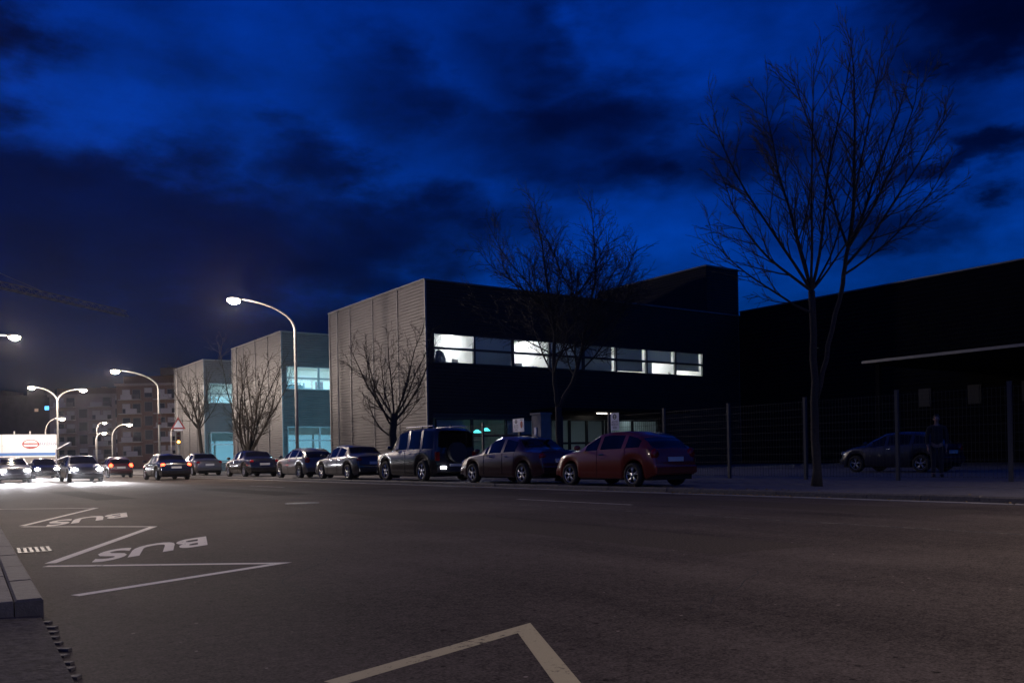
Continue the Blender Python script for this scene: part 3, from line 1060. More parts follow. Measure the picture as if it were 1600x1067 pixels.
# ------------------------------------------------------------------ fence with posts, panels and notices
fence = thing('mesh_fence', 'tall wire mesh fence on grey posts in front of the dark yard', 'fence', (20.7, 0, 0.09))
pm = MB().box(-0.04, 0.04, -0.04, 0.04, 0, 2.28).box(-0.045, 0.045, -0.045, 0.045, 2.28, 2.31).mesh('post', 'fence_post')
wm = MB()
SP = 2.74
for i in range(27):
    y = 0.1 + i * 0.098
    wm.box(-0.003, 0.003, y - 0.003, y + 0.003, 0.08, 2.2)
for k in range(11):
    z = 0.1 + k * 0.208
    wm.box(-0.007, -0.0032, 0.04, SP - 0.04, z - 0.004, z + 0.004)
wm = wm.mesh('mesh_panel', 'fence_wire')
for i in range(11):
    y = 23.17 - i * SP
    o = link('post', pm, fence)
    o.location = (0, y, 0)
    o = link('mesh_panel', wm, fence)
    o.location = (0, y - SP, 0)
for y in (25.9, 28.65, 31.4, 34.1, 36.8):
    o = link('post', pm, fence)
    o.location = (0, y, 0)
    if y != 25.9:
        o = link('mesh_panel', wm, fence)
        o.location = (0, y - 0.0, 0)
gp = thing('gate_pillar', 'square grey concrete gate pillar with an intercom beside the wide notice', 'pillar', (20.9, 27.45, 0.09))
MB().box(-0.25, 0.25, -0.3, 0.3, 0, 2.45).build('shaft', 'concrete', gp)
MB().bbox(-0.3, 0.3, -0.35, 0.35, 2.45, 2.53, 0.02).build('cap', 'concrete', gp)
ic = MB().box(-0.285, -0.251, -0.03, 0.10, 1.55, 1.95).build('intercom', 'sign_white', gp)
MB().box(-0.30, -0.286, 0.0, 0.07, 1.58, 1.66).build('intercom_button', 'frame_light', ic)


def ring(m, c, r0, r1, k=24, sy=1.0):
    i = len(m.v)
    for q in range(k):
        a = 2 * math.pi * q / k
        for r in (r0, r1):
            m.v.append((c[0] + r * math.cos(a), c[1] + r * math.sin(a) * sy, c[2]))
    for q in range(k):
        a, b = i + 2 * q, i + 2 * ((q + 1) % k)
        m.f.append((a, a + 1, b + 1, b))
    return m


def notice(name, label, y, z, w, h, wide):
    """Notice board on the fence, reading towards the street (-X)."""
    t = thing(name, label, 'sign', (20.6, y, z))
    t.rotation_euler = (R(90), 0, R(-90))      # local x -> -Y world, local y -> up, local z -> -X
    MB().box(-w / 2, w / 2, -h / 2, h / 2, -0.012, 0).build('board', 'sign_white', t)
    cx = -w * 0.2 if wide else 0
    e = MB()
    ring(e, (cx, h * 0.28, 0.003), h * 0.085, h * 0.15)
    e.quad((cx - h * .17, h * .255, 0.0035), (cx + h * .17, h * .255, 0.0035), (cx + h * .17, h * .305, 0.0035), (cx - h * .17, h * .305, 0.0035))
    e.build('emblem', 'sign_black', t, fix=False)
    for body, yy, s in (('ACCES', -0.02, 0.14), ('VEHICLES', -0.17, 0.115), ('4.0A', -0.34, 0.15)):
        o = link('lettering', text_mesh(body, h * s * 1.25, 'lettering', 'sign_black'), t)
        o.location = (cx, h * yy, 0.004)
    if wide:
        e = MB()
        i = len(e.v)
        e.v += [(w * .28 + h * .2 * math.cos(a * .2618) * .8, h * .04 + h * .27 * math.sin(a * .2618), 0.003) for a in range(24)]
        e.f.append(tuple(range(24)))
        e.build('red_disc', 'sign_red', t, fix=False)
        MB().quad((w * .17, h * .38, 0.004), (w * .39, h * .38, 0.004), (w * .39, h * .42, 0.004), (w * .17, h * .42, 0.004)).build('text_line', 'sign_black', t, fix=False)
    return t


notice('fence_notice', 'upright white notice with round emblem and three lines of text on the mesh fence', 22.75, 2.06, 0.42, 0.62, False)
notice('fence_notice', 'wide white notice with a dark red disc on the fence beside the gate pillar', 28.6, 2.17, 0.78, 0.54, True)


# ------------------------------------------------------------------ street lamps
def arc(p0, p1, n=8):
    """Quarter-ellipse from vertical at p0 to horizontal at p1."""
    out = []
    for i in range(1, n + 1):
        a = math.pi / 2 * i / n
        k = 1 - math.cos(a)
        s = math.sin(a)
        out.append((p0[0] + (p1[0] - p0[0]) * k, p0[1] + (p1[1] - p0[1]) * k, p0[2] + (p1[2] - p0[2]) * s))
    return out


def lamp_light(parent, loc, power, col=(1.0, 0.83, 0.70), r=0.12, cone=160):
    ld = bpy.data.lights.new('lamp_light', 'SPOT' if cone else 'POINT')
    ld.energy = power
    ld.color = col
    if cone:
        ld.spot_size = R(cone)
        ld.spot_blend = 0.6
    ld.shadow_soft_size = r
    o = bpy.data.objects.new('lamp_light', ld)
    COL.objects.link(o)
    o.parent = parent
    o.location = loc
    return o


def street_lamp(label, x, y, h, arms, power, z=0.09, group='curved street lamps', lens='lamp_lens', rise=1.3, r0=0.085, cone=None):
    t = thing('street_lamp', label, 'street lamp', (x, y, z), 0, group)
    hs = h - rise
    MB().tube([(0, 0, 0), (0, 0, 0.9)], 0.12, 10).build('base', 'galvanised', t, smooth=True)
    for k, (ax, ay) in enumerate(arms):
        end = (ax, ay, h)
        pts = [(0, 0, 0.5), (0, 0, hs * .5), (0, 0, hs)] + arc((0, 0, hs), end)
        n = len(pts)
        rad = [r0 - (r0 - 0.038) * i / (n - 1) for i in range(n)]
        if k:
            pts, rad = pts[2:], rad[2:]
        MB().tube(pts, rad, 10).build('pole' if not k else 'arm', 'galvanised', t, smooth=True)
        d = Vector((ax, ay, 0)).normalized()
        hd = MB()
        c = Vector(end) + d * 0.3
        hd.ellipsoid((0, 0, 0), (0.42, 0.17, 0.11), 14, 8)
        ho = hd.build('lamp_head', 'galvanised', t, smooth=True)
        ho.location = c
        ho.rotation_euler = (0, 0, math.atan2(ay, ax))
        ln = MB().ellipsoid((0.05, 0, -0.10), (0.34, 0.21, 0.17), 14, 8).build('lens', lens, ho, smooth=True)
        if power:
            lamp_light(ho, (0.05, 0, -0.34), power, cone=cone)
    return t


street_lamp('curved lamp on the far pavement before the middle ribbed block', 16.6, 42.6, 8.85, [(-2.85, -0.2)], 2900)
street_lamp('curved lamp on the far pavement past the tree row', 16.6, 71.8, 8.0, [(-2.9, -0.5)], 3200)
street_lamp('curved lamp reaching in over the road above the white hoarding', 2.3, 58.4, 8.6, [(2.9, 0.6)], 4500, z=0.1)
street_lamp('double-armed lamp at the end of the street before the hoarding', 12.2, 93.0, 8.3, [(-2.0, -1.2), (2.0, 0.2)], 4000, z=0)
street_lamp('added unseen curved lamp on the near pavement lighting the bus bay', -3.2, 16.5, 8.8, [(2.9, 0)], 1400, z=0.1, cone=150)  # added out of view to light the bus bay markings
street_lamp('added unseen curved lamp on the far pavement beyond the yard fence', 17.2, -8.5, 8.8, [(-3.2, 0)], 17000, cone=146)  # added out of view to light the nearer road
# shorter lamps round the side street
street_lamp('short curved lamp behind the white hoarding', 13.4, 112.0, 6.4, [(1.4, 0.0)], 2500, z=0, lens='lamp_lens_small', rise=1.6, r0=0.07, cone=None)
street_lamp('short curved lamp in front of the flats', 20.3, 111.0, 5.7, [(1.6, 0.0)], 3000, z=0, lens='lamp_lens_small', rise=1.6, r0=0.07, cone=None)
street_lamp('tiny distant lamp before the flats, upper of a pair', 25.2, 150.0, 7.6, [(0.8, -0.2)], 3000, z=0, lens='lamp_lens_small', rise=1.2, r0=0.06, cone=None)
street_lamp('tiny distant lamp before the flats, lower of a pair', 23.2, 139.0, 5.6, [(0.8, -0.2)], 3000, z=0, lens='lamp_lens_small', rise=1.2, r0=0.06, cone=None)
street_lamp('small distant lamp beside the amber signal', 36.5, 150.0, 7.0, [(0.8, -0.2)], 3000, z=0, lens='lamp_lens_small', rise=1.2, r0=0.06, cone=None)


# ------------------------------------------------------------------ bare trees
def bare_tree(label, x, y, seed, trunk_pts, trunk_r, limbs, z=0.09, shoot=1.2, twig=0.4, shoot_gap=0.36, twig_gap=0.13, k=5, up=0.10, group='bare street trees', spread=(26, 56), wig=.075):
    """trunk_pts: list of stems (each a list of points). limbs: list of (stem, frac, azimuth, tilt, length, radius)."""
    rn = random.Random(seed)
    t = thing('bare_tree', label, 'tree', (x, y, z), 0, group)
    tm = MB()
    stems = []
    for pts, (ra, rb) in zip(trunk_pts, trunk_r):
        P = [Vector(p) for p in pts]
        fine = []
        for i in range(len(P) - 1):
            for s in range(4):
                fine.append(P[i].lerp(P[i + 1], s / 4) + Vector((rn.gauss(0, .012), rn.gauss(0, .012), 0)))
        fine.append(P[-1])
        n = len(fine)
        rr = [ra + (rb - ra) * i / (n - 1) for i in range(n)]
        if fine[0].z < 0.1:
            rr[0] *= 1.35
        tm.tube(fine, rr, 9)
        stems.append((fine, rr))
    tm.build('trunk', 'bark', t, smooth=True)
    cr = MB()
    fine_m = MB()

    def grow(p, d, ln, r, lvl, upk):
        n = {0: 12, 1: 6, 2: 3, 3: 2}[lvl]
        pts, rad = [p.copy()], [r]
        step = ln / n
        tips = []
        for i in range(n):
            d = d + Vector((rn.gauss(0, 1), rn.gauss(0, 1), rn.gauss(0, .6))) * (wig if lvl == 0 else wig * 1.5)
            d.z += upk
            d.normalize()
            p = p + d * step
            pts.append(p.copy())
            rad.append(max(r * (1 - 0.80 * (i + 1) / n), 0.005))
            tips.append((p.copy(), d.copy(), (i + 1) / n))
        (cr if lvl == 0 else fine_m).tube(pts, rad, {0: 6, 1: 4, 2: 3, 3: 3}[lvl], cap=False)
        if lvl >= 3:
            return
        gap = (shoot_gap, twig_gap, twig_gap * 1.2)[lvl]
        cnt = max(2, int(ln / gap))
        for c in range(cnt):
            f = (0.16 if lvl == 0 else 0.2) + 0.8 * (c + rn.random()) / cnt
            f = min(f, 0.99)
            i = int(f * n)
            q = pts[i].lerp(pts[min(i + 1, n)], f * n - i)
            dd = tips[min(i, n - 1)][1]
            ax = dd.orthogonal().normalized()
            ax.rotate(Matrix.Rotation(rn.uniform(0, 6.283), 3, dd))
            nd_ = dd.copy()
            nd_.rotate(Matrix.Rotation(R(rn.uniform(*spread)), 3, ax))
            rr_ = rad[min(i, n)]
            if lvl == 0:
                grow(q, nd_, shoot * (1.15 - 0.55 * f) * rn.uniform(.55, 1.25), max(rr_ * .55, .012), 1, up * .8)
            elif lvl == 1:
                grow(q, nd_, twig * rn.uniform(.5, 1.25), max(rr_ * .6, .0075), 2, up * .5)
            elif rn.random() < 0.5:
                grow(q, nd_, twig * 0.45 * rn.uniform(.5, 1.2), .006, 3, up * .3)
    for si, f, az, tilt, ln, r in limbs:
        P, _ = stems[si]
        q = P[min(len(P) - 1, int(f * (len(P) - 1)))]
        d = Vector((math.cos(R(az)) * math.sin(R(tilt)), math.sin(R(az)) * math.sin(R(tilt)), math.cos(R(tilt))))
        grow(q.copy(), d, ln, r, 0, up)
    c = cr.build('limbs', 'bark', t, smooth=True, fix=False)
    fine_m.build('twigs', 'twig', c, fix=False)
    tag(kids(c)[0], kind='stuff')
    return t


def fan(stem, n, f0, f1, t0, t1, l0, l1, r, rn, az0=0):
    out = []
    for i in range(n):
        out.append((stem, f0 + (f1 - f0) * (i / max(1, n - 1)), az0 + i * 137.5 + rn.uniform(-15, 15),
                    rn.uniform(t0, t1), rn.uniform(l0, l1), r * rn.uniform(.8, 1.15)))
    return out


# camera-right direction along the picture is (0.816,-0.578)
RX, RY = math.cos(YAW), -math.sin(YAW)
ra_ = random.Random(11)
bare_tree('tallest bare tree, two-stemmed, in front of the black hall', 17.0, 12.0, 5,
          [[(0, 0, 0), (-.02, .02, 1.4), (.02, 0, 2.4), (-.02, .02, 4.45)],
           [(.03, -.02, 2.0), (.35 * RX, .35 * RY, 3.2), (.68 * RX, .68 * RY, 4.6), (.82 * RX, .82 * RY, 5.4)]],
          [(.10, .075), (.06, .045)],
          [(0, 1, 145, 56, 3.6, .036), (0, .97, 150, 68, 3.0, .03), (0, 1, 140, 34, 4.6, .042), (0, 1, 130, 14, 5.0, .044), (0, 1, -40, 12, 5.0, .042),
           (0, 1, -140, 24, 4.8, .036), (0, 1, 60, 28, 4.6, .036), (0, 1, -35, 34, 3.6, .03),
           (1, 1, -35, 6, 5.1, .045), (1, 1, -35, 26, 4.8, .04), (1, .9, -35, 46, 4.5, .038), (1, .8, -28, 60, 3.8, .03), (1, 1, -45, 36, 4.6, .036), (0, 1, -60, 44, 3.4, .03),
           (1, 1, 100, 18, 4.6, .034), (1, 1, -110, 26, 4.2, .034)],
          shoot=1.3, twig=0.32, shoot_gap=0.25, twig_gap=0.11, up=0.055, spread=(20, 44), wig=.045)
bare_tree('wide-crowned bare tree between the maroon car and the red hatchback', 17.0, 21.4, 8,
          [[(0, 0, 0), (.02, 0, 1.2), (0, .02, 2.35)],
           [(0, .02, 2.3), (-.12 * RX, -.12 * RY, 3.4), (-.08, .02, 4.6), (-.15 * RX, -.15 * RY, 5.4)],
           [(0, .02, 2.3), (.45 * RX, .45 * RY, 3.1), (.75 * RX, .75 * RY, 4.0), (1.0 * RX, 1.0 * RY, 5.3)]],
          [(.12, .10), (.07, .05), (.075, .05)],
          fan(1, 13, .35, 1, 26, 70, 2.7, 3.6, .034, ra_, 100) + fan(2, 13, .45, 1, 20, 70, 2.5, 3.4, .032, ra_, -40)
          + [(1, 1, 145, 60, 3.2, .035), (2, 1, -35, 64, 2.8, .035), (1, 1, 145, 15, 3.8, .04), (2, 1, -35, 12, 3.5, .04)],
          shoot=1.15, twig=0.4, shoot_gap=0.19, twig_gap=0.11, up=0.06)
bare_tree('bare tree against the ribbed side of the large block', 17.0, 32.7, 21,
          [[(0, 0, 0), (.03, 0, 1.0), (-.03, .03, 1.9), (.04, 0, 2.75)]], [(.19, .15)],
          fan(0, 9, .8, 1, 12, 48, 3.6, 4.9, .05, ra_, 30) + [(0, .62, 145, 48, 2.3, .04), (0, .8, -35, 55, 2.2, .03)],
          shoot=1.0, twig=0.38, shoot_gap=0.26, twig_gap=0.13, up=0.075)
bare_tree('lit many-stemmed bare tree before the middle ribbed block', 17.0, 51.6, 34,
          [[(0, 0, 0), (0, .03, .8), (.02, 0, 1.5)]], [(.15, .12)],
          fan(0, 12, .6, 1, 8, 38, 5.2, 7.2, .055, ra_, 0), shoot=1.3, twig=0.5, shoot_gap=0.3, twig_gap=0.16, up=0.035)
bare_tree('lit small bare tree before the farthest ribbed block', 17.0, 61.7, 55,
          [[(0, 0, 0), (.05, -.05, 1.4), (-.05, 0, 2.9), (-.1, .06, 3.6)]], [(.15, .10)],
          fan(0, 10, .72, 1, 14, 52, 3.2, 4.4, .05, ra_, 60), shoot=1.1, twig=0.42, shoot_gap=0.28, twig_gap=0.15, up=0.06)
bare_tree('bare tree at the edge of the hoarding under the crane', 4.0, 101.5, 77,
          [[(0, 0, 0), (.05, -.05, 2.4), (-.05, 0, 4.6)]], [(.2, .14)],
          fan(0, 10, .6, 1, 18, 55, 5.5, 7.5, .07, ra_, 60), shoot=1.6, twig=0.6, shoot_gap=0.6, twig_gap=0.3, up=0.05, group=None)


# ------------------------------------------------------------------ cars
def interp(tab, t):
    for i in range(len(tab) - 1):
        if t <= tab[i + 1][0]:
            a, b = tab[i], tab[i + 1]
            k = (t - a[0]) / (b[0] - a[0])
            k = k * k * (3 - 2 * k) * 0.4 + k * 0.6
            return a[1] + (b[1] - a[1]) * k
    return tab[-1][1]


SPEC = {
    'hatch': dict(L=3.8, W=1.64, H=1.40, wheels=(0.185, 0.825), r=0.30,
                  top=[(0, .6), (.015, .82), (.035, .93), (.10, 1.14), (.17, 1.29), (.26, 1.37), (.42, 1.40), (.54, 1.36), (.64, 1.18), (.75, .965), (.82, .93), (.93, .82), (.975, .70), (1, .52)],
                  belt=[(0, .93), (.1, .98), (.4, .95), (.74, .90), (1, .8)],
                  glass=[(.13, .255), (.29, .50), (.53, .66)], shield=(.57, .735), back=(.035, .135)),
    'sedan': dict(L=4.35, W=1.72, H=1.42, wheels=(0.2, 0.81), r=0.31,
                  top=[(0, .62), (.012, .86), (.03, .96), (.16, 1.0), (.2, 1.06), (.3, 1.34), (.4, 1.41), (.5, 1.42), (.57, 1.37), (.66, 1.16), (.73, .97), (.82, .9), (.93, .8), (.98, .68), (1, .5)],
                  belt=[(0, .9), (.2, .96), (.5, .93), (.73, .88), (1, .78)],
                  glass=[(.28, .42), (.45, .60), (.62, .655)], shield=(.575, .725), back=(.2, .31)),
    'jeep': dict(L=4.5, W=1.80, H=1.86, wheels=(0.19, 0.80), r=0.37,
                 top=[(0, .7), (.006, 1.1), (.02, 1.75), (.05, 1.82), (.2, 1.86), (.45, 1.86), (.56, 1.80), (.62, 1.62), (.69, 1.18), (.72, 1.12), (.95, 1.03), (.985, .92), (1, .6)],
                 belt=[(0, 1.12), (.5, 1.12), (.69, 1.08), (1, .95)],
                 glass=[(.05, .20), (.225, .40), (.43, .58)], shield=(.575, .685), back=(.008, .02)),
}


def wheel_meshes():
    ty = MB()
    prof = [(-.095, .205), (-.1, .27), (-.085, .30), (-.04, .31), (.04, .31), (.085, .30), (.1, .27), (.095, .205)]
    k = 24
    for q in range(k):
        a = 2 * math.pi * q / k
        for y, r in prof:
            ty.v.append((r * math.cos(a), y, r * math.sin(a)))
    n = len(prof)
    for q in range(k):
        for j in range(n):
            a, b = q * n, ((q + 1) % k) * n
            ty.f.append((a + j, a + (j + 1) % n, b + (j + 1) % n, b + j))
    tm = ty.mesh('tyre', 'tyre', True)
    rm = MB()
    ring_pts = [(.21 * math.cos(2 * math.pi * q / 20), .075, .21 * math.sin(2 * math.pi * q / 20)) for q in range(21)]
    rm.tube(ring_pts, .016, 6, cap=False)
    sp = MB()
    for q in range(5):
        a = 2 * math.pi * q / 5 + .3
        for da in (-.16, .16):
            sp.tube([(.03 * math.cos(a), .07, .03 * math.sin(a)), (.212 * math.cos(a + da), .075, .212 * math.sin(a + da))], .014, 5)
    sp.disc((0, .05, 0), (0, 1, 0), .05, .04, 14)
    return tm, rm.mesh('rim', 'alloy', True), sp.mesh('hub_spokes', 'alloy', True), MB().disc((0, -.02, 0), (0, 1, 0), .205, .04, 20).mesh('brake_disc', 'dark_gap')


TYRE, RIM, SPOKES, BRAKE = wheel_meshes()


def car(label, kind, paint, x, y, facing, z=0.087, lights=None, group=None, name='parked_car', rz=0.0):
    """x,y: centre; facing +1 looks along +Y, -1 along -Y."""
    s = SPEC[kind]
    L, W = s['L'], s['W'] / 2
    t = thing(name, label, 'car', (x, y, z), R(90 if facing > 0 else -90) + rz, group)
    wr = s['r']
    wx = [(-.5 + f) * L for f in s['wheels']]
    st = sorted(set([i / 70 for i in range(71)] + [0.004, 0.008, .994, .998] + [e for g in s['glass'] for e in g] + list(s['shield']) + list(s['back'])))
    body, ws, bw = MB(), MB(), MB()
    sw = {}
    rows = []
    for f in st:
        xx = (-.5 + f) * L
        top, belt = interp(s['top'], f), interp(s['belt'], f)
        w = W * (1 - .14 * abs(2 * f - 1) ** 5)
        zb = 0.20 + 0.10 * max(0, abs(2 * f - 1) - .86) / .14
        ar = wr + .065
        for c in wx:
            if abs(xx - c) < ar:
                zb = max(zb, wr + math.sqrt(ar * ar - (xx - c) ** 2))
        if top > belt + .04:
            hgt = (top - belt) / (s['H'] - belt)
            yr = w * (.93 - (.20 if kind != 'jeep' else .10) * hgt)
            sec = [(w * .9, zb), (w * .985, zb + .05), (w, zb + (belt - zb) * .55), (w * .985, belt - .04), (w * .955, belt),
                   (yr, top - .06 - .03 * hgt), (yr - .09, top - .012), (0, top + .012)]
        else:
            bl = min(belt, top - .05)
            bl = max(bl, zb + .03)
            tp = max(top, bl + .03)
            sec = [(w * .9, zb), (w * .985, zb + .02), (w, zb + (bl - zb) * .55), (w * .985, bl - .015), (w * .95, bl + .01),
                   (w * .9, tp - .02), (w * .78, tp), (0, tp + .02)]
        rows.append((f, xx, sec))
    for sg in (1, -1):
        for i in range(len(rows) - 1):
            f = (rows[i][0] + rows[i + 1][0]) / 2
            for j in range(7):
                q = [(rows[i][1], sg * rows[i][2][j][0], rows[i][2][j][1]), (rows[i + 1][1], sg * rows[i + 1][2][j][0], rows[i + 1][2][j][1]),
                     (rows[i + 1][1], sg * rows[i + 1][2][j + 1][0], rows[i + 1][2][j + 1][1]), (rows[i][1], sg * rows[i][2][j + 1][0], rows[i][2][j + 1][1])]
                if sg < 0:
                    q.reverse()
                tgt = body
                if j == 4 and any(a <= f <= b for a, b in s['glass']):
                    gi = [a <= f <= b for a, b in s['glass']].index(True)
                    tgt = sw.setdefault((sg, gi), MB())
                elif j >= 6 and s['shield'][0] <= f <= s['shield'][1]:
                    tgt = ws
                elif j >= 6 and s['back'][0] <= f <= s['back'][1]:
                    tgt = bw
                tgt.quad(*q)
    for r_ in (rows[0], rows[-1]):
        pts = [(r_[1], p[0], p[1]) for p in r_[2]] + [(r_[1], -p[0], p[1]) for p in reversed(r_[2][:-1])]
        i = len(body.v)
        body.v += pts
        body.f.append(tuple(i + k for k in range(len(pts))))

    def fin(m, nm, mt):
        me = m.mesh(nm, mt, True, fix=False)
        bm = bmesh.new()
        bm.from_mesh(me)
        bmesh.ops.remove_doubles(bm, verts=bm.verts, dist=0.0005)
        bmesh.ops.recalc_face_normals(bm, faces=bm.faces)
        bm.to_mesh(me)
        bm.free()
        return link(nm, me, t)
    bo = fin(body, 'body', paint)
    for q_ in sw.values():
        fin(q_, 'side_window', 'car_glass')
    fin(ws, 'windscreen', 'car_glass')
    if bw.v and kind != 'jeep':
        fin(bw, 'rear_window', 'car_glass')
    for f in ((.255, .53) if kind == 'hatch' else (s['glass'][0][0] + .01, s['glass'][0][1] + .015, s['glass'][1][1] + .05)):
        sec = min(rows, key=lambda r_: abs(r_[0] - f))
        for sg in (1, -1):
            MB().tube([(sec[1], sg * (sec[2][j][0] + .001), sec[2][j][1]) for j in (1, 2, 3, 4)], .006, 4).build('door_seam', 'dark_gap', t)
    MB().box(-L * .47, L * .47, -W * .82, W * .82, 0.17, 0.45).build('underbody', 'dark_gap', t)
    for c in wx:
        for sg in (1, -1):
            we = link('wheel', TYRE, t)
            we.location = (c, sg * (W - .10), wr)
            k = wr / .31
            we.scale = (k, 1, k)
            we.rotation_euler = (0, 0, 0 if sg > 0 else math.pi)
            link('rim', RIM, we)
            link('hub_spokes', SPOKES, we)
            link('brake_disc', BRAKE, we)
    # lamps, plates, mirrors, handles
    fz = .66 if kind != 'jeep' else .82
    front_lit = lights == 'front'
    rear_lit = lights == 'rear'
    for sg in (1, -1):
        MB().ellipsoid((L * .478, sg * W * .70, fz), (.07, .17, .085), 12, 8).build('headlight', 'headlamp_lit' if front_lit else 'headlamp_glass', t, smooth=True)
        if kind == 'jeep':
            MB().bbox(-L * .5 - .02, -L * .5 + .06, sg * W * .82 - .07, sg * W * .82 + .07, .72, 1.02, .01).build('tail_light', 'tail_red', t)
            MB().bbox(-L * .5 - .07, -L * .5 - .02, sg * W * .60 - .10, sg * W * .60 + .10, .44, .53, .01).build('reversing_light', 'reverse_lit' if lights == 'reverse' else 'tail_red', t)
        else:
            MB().ellipsoid((-L * .478, sg * W * .76, .80), (.07, .13, .10 if kind == 'sedan' else .15), 12, 8).build('tail_light', 'tail_lit' if rear_lit else 'tail_red', t, smooth=True)
        MB().ellipsoid((L * .20 if kind != 'jeep' else L * .165, sg * (W + .09), 1.0 if kind != 'jeep' else 1.2), (.06, .11, .07), 10, 6).build('mirror', paint, t, smooth=True)
        for hx in ((-.02, .0) if kind == 'hatch' else (-.12, .06)):
            MB().bbox(L * hx - .09, L * hx + .09, sg * W * .99 - .02, sg * W * .99 + .02, .80 if kind != 'jeep' else .98, .83 if kind != 'jeep' else 1.01, .005).build('door_handle', 'chrome', t)
            if kind == 'hatch':
                break
    pl = MB().box(-L * .5 - .016, -L * .5 + .01, -.26, .26, .62 if kind != 'jeep' else .5, .73 if kind != 'jeep' else .61).build('number_plate', 'plate', t)
    pl2 = MB().box(L * .5 - .01, L * .5 + .016, -.26, .26, .38, .49).build('number_plate', 'plate', t)
    MB().bbox(-L * .5 - .05, -L * .5 + .08, -W * .84, W * .84, .34, .52, .03).build('rear_bumper', paint if kind != 'jeep' else 'plastic_dark', t)
    MB().bbox(L * .5 - .08, L * .5 + .05, -W * .84, W * .84, .28, .48, .03).build('front_bumper', paint if kind != 'jeep' else 'plastic_dark', t)
    if kind == 'jeep':
        for sg in (1, -1):
            MB().tube([(-L * .42, sg * W * .7, 1.86), (-L * .40, sg * W * .7, 1.92), (L * .02, sg * W * .7, 1.92), (L * .04, sg * W * .7, 1.86)], .018, 6).build('roof_rail', 'chrome', t)
        MB().disc((-L * .5 - .17, 0, 1.0), (1, 0, 0), .34, .17, 24).build('spare_wheel_cover', 'plastic_dark', t)
        MB().box(-L * .5 - .012, -L * .5 + .02, -W * .75, W * .75, 1.2, 1.66).build('rear_window', 'car_glass', t)
    if front_lit:
        for sg in (1, -1):
            ld = bpy.data.lights.new('headlight_beam', 'SPOT')
            ld.energy = 14000
            ld.color = (.95, .94, 1)
            ld.spot_size = R(28)
            ld.spot_blend = .7
            ld.shadow_soft_size = .06
            o = bpy.data.objects.new('headlight_beam', ld)
            COL.objects.link(o)
            o.parent = t
            o.location = (L * .478 + .12, sg * W * .70, fz)
            o.rotation_euler = (R(0), R(-76.5), 0)
    return t


XP = 15.42
car('red hatchback parked facing away between the tree and the mesh fence', 'hatch', 'car_red', XP, 16.75, 1, group='cars parked along the far kerb')
car('dark maroon saloon parked between the red hatchback and the black four-by-four', 'sedan', 'car_maroon', XP + .05, 21.5, 1, group='cars parked along the far kerb')
car('tall black four-by-four with roof rails and white reversing lights on', 'jeep', 'car_black', XP + .1, 27.5, 1, lights='reverse', group='cars parked along the far kerb')
car('grey saloon parked next in front of the black four-by-four', 'sedan', 'car_grey', XP, 33.4, 1, group='cars parked along the far kerb')
car('silver hatchback parked under the nearest curved lamp', 'hatch', 'car_silver', XP, 38.6, 1, group='cars parked along the far kerb')
car('dark grey saloon parked beside the many-stemmed lit tree', 'sedan', 'car_black', XP, 46.3, 1, group='cars parked along the far kerb')
car('silver saloon parked past the many-stemmed lit tree', 'sedan', 'car_silver', XP, 56.2, 1, group='cars parked along the far kerb')
car('dark blue car parked in the yard behind the mesh fence', 'hatch', 'car_blue', 28.8, 16.9, 1, group=None)
# traffic on the road
G = 'cars driving on the road'
car('oncoming dark car with dazzling headlights near the road centre', 'sedan', 'car_grey', 7.9, 52.0, -1, z=0, lights='front', group=G, name='moving_car')
car('oncoming pale car with dazzling headlights in the lane beside the bus bay', 'hatch', 'car_silver', 4.9, 55.0, -1, z=0, lights='front', group=G, name='moving_car')
car('oncoming car with headlights on at the end of the street', 'sedan', 'car_black', 8.2, 70.0, -1, z=0, lights='front', group=G, name='moving_car')
car('departing black car with lit red tail lights before the curved lamp', 'sedan', 'car_black', 11.9, 50.0, 1, z=0, lights='rear', group=G, name='moving_car')
car('departing car with lit red tail lights farther down the street', 'hatch', 'car_maroon', 11.9, 64.0, 1, z=0, lights='rear', group=G, name='moving_car')


# ------------------------------------------------------------------ end of the street: hoarding, signals, flats, crane
ho = thing('site_hoarding', 'white hoarding with a red oval emblem and blue stripe at the end of the street', 'hoarding', (0, 100, 0))
MB().box(-14, 13.0, 0.0, 0.3, 0, 1.78).build('plinth_wall', 'concrete', ho)
for i in range(11):
    x0 = -14 + i * (27 / 11)
    MB().box(x0 + 0.01, x0 + 27 / 11 - 0.01, -0.04, 0.02, 1.8, 4.1).build('panel', 'hoarding_white', ho)
MB().box(-14, 13.0, -0.055, -0.043, 1.95, 2.25).build('stripe', 'sign_blue', ho)
for x in (9.2, 10.6, 12.0):
    MB().box(x - .06, x + .06, 0.05, 0.17, 1.78, 4.45).build('post', 'galvanised', ho)
e = MB()
i0 = 0
ring(e, (10.63, 3.12, 0), .66, .76, 32, .62)
e.quad((9.96, 3.10, 0), (11.3, 3.10, 0), (11.3, 3.22, 0), (9.96, 3.22, 0))
e.quad((10.12, 2.86, 0), (10.35, 2.72, 0), (10.91, 2.72, 0), (11.14, 2.86, 0))
e.v = [(a, -0.05, b) for a, b, c in e.v]
e.build('emblem', 'sign_red', ho, fix=False)
for body, x, s in (('aut', 11.75, .62), ('bus', 12.55, .62)):
    o = link('lettering', text_mesh(body, s, 'lettering', 'sign_text_blue'), ho)
    o.location = (x, -0.05, 3.2)
    o.rotation_euler = (R(90), 0, 0)
o = link('lettering', text_mesh('. . .', .5, 'lettering', 'sign_text_blue'), ho)
o.location = (7.9, -0.05, 3.1)
o.rotation_euler = (R(90), 0, 0)

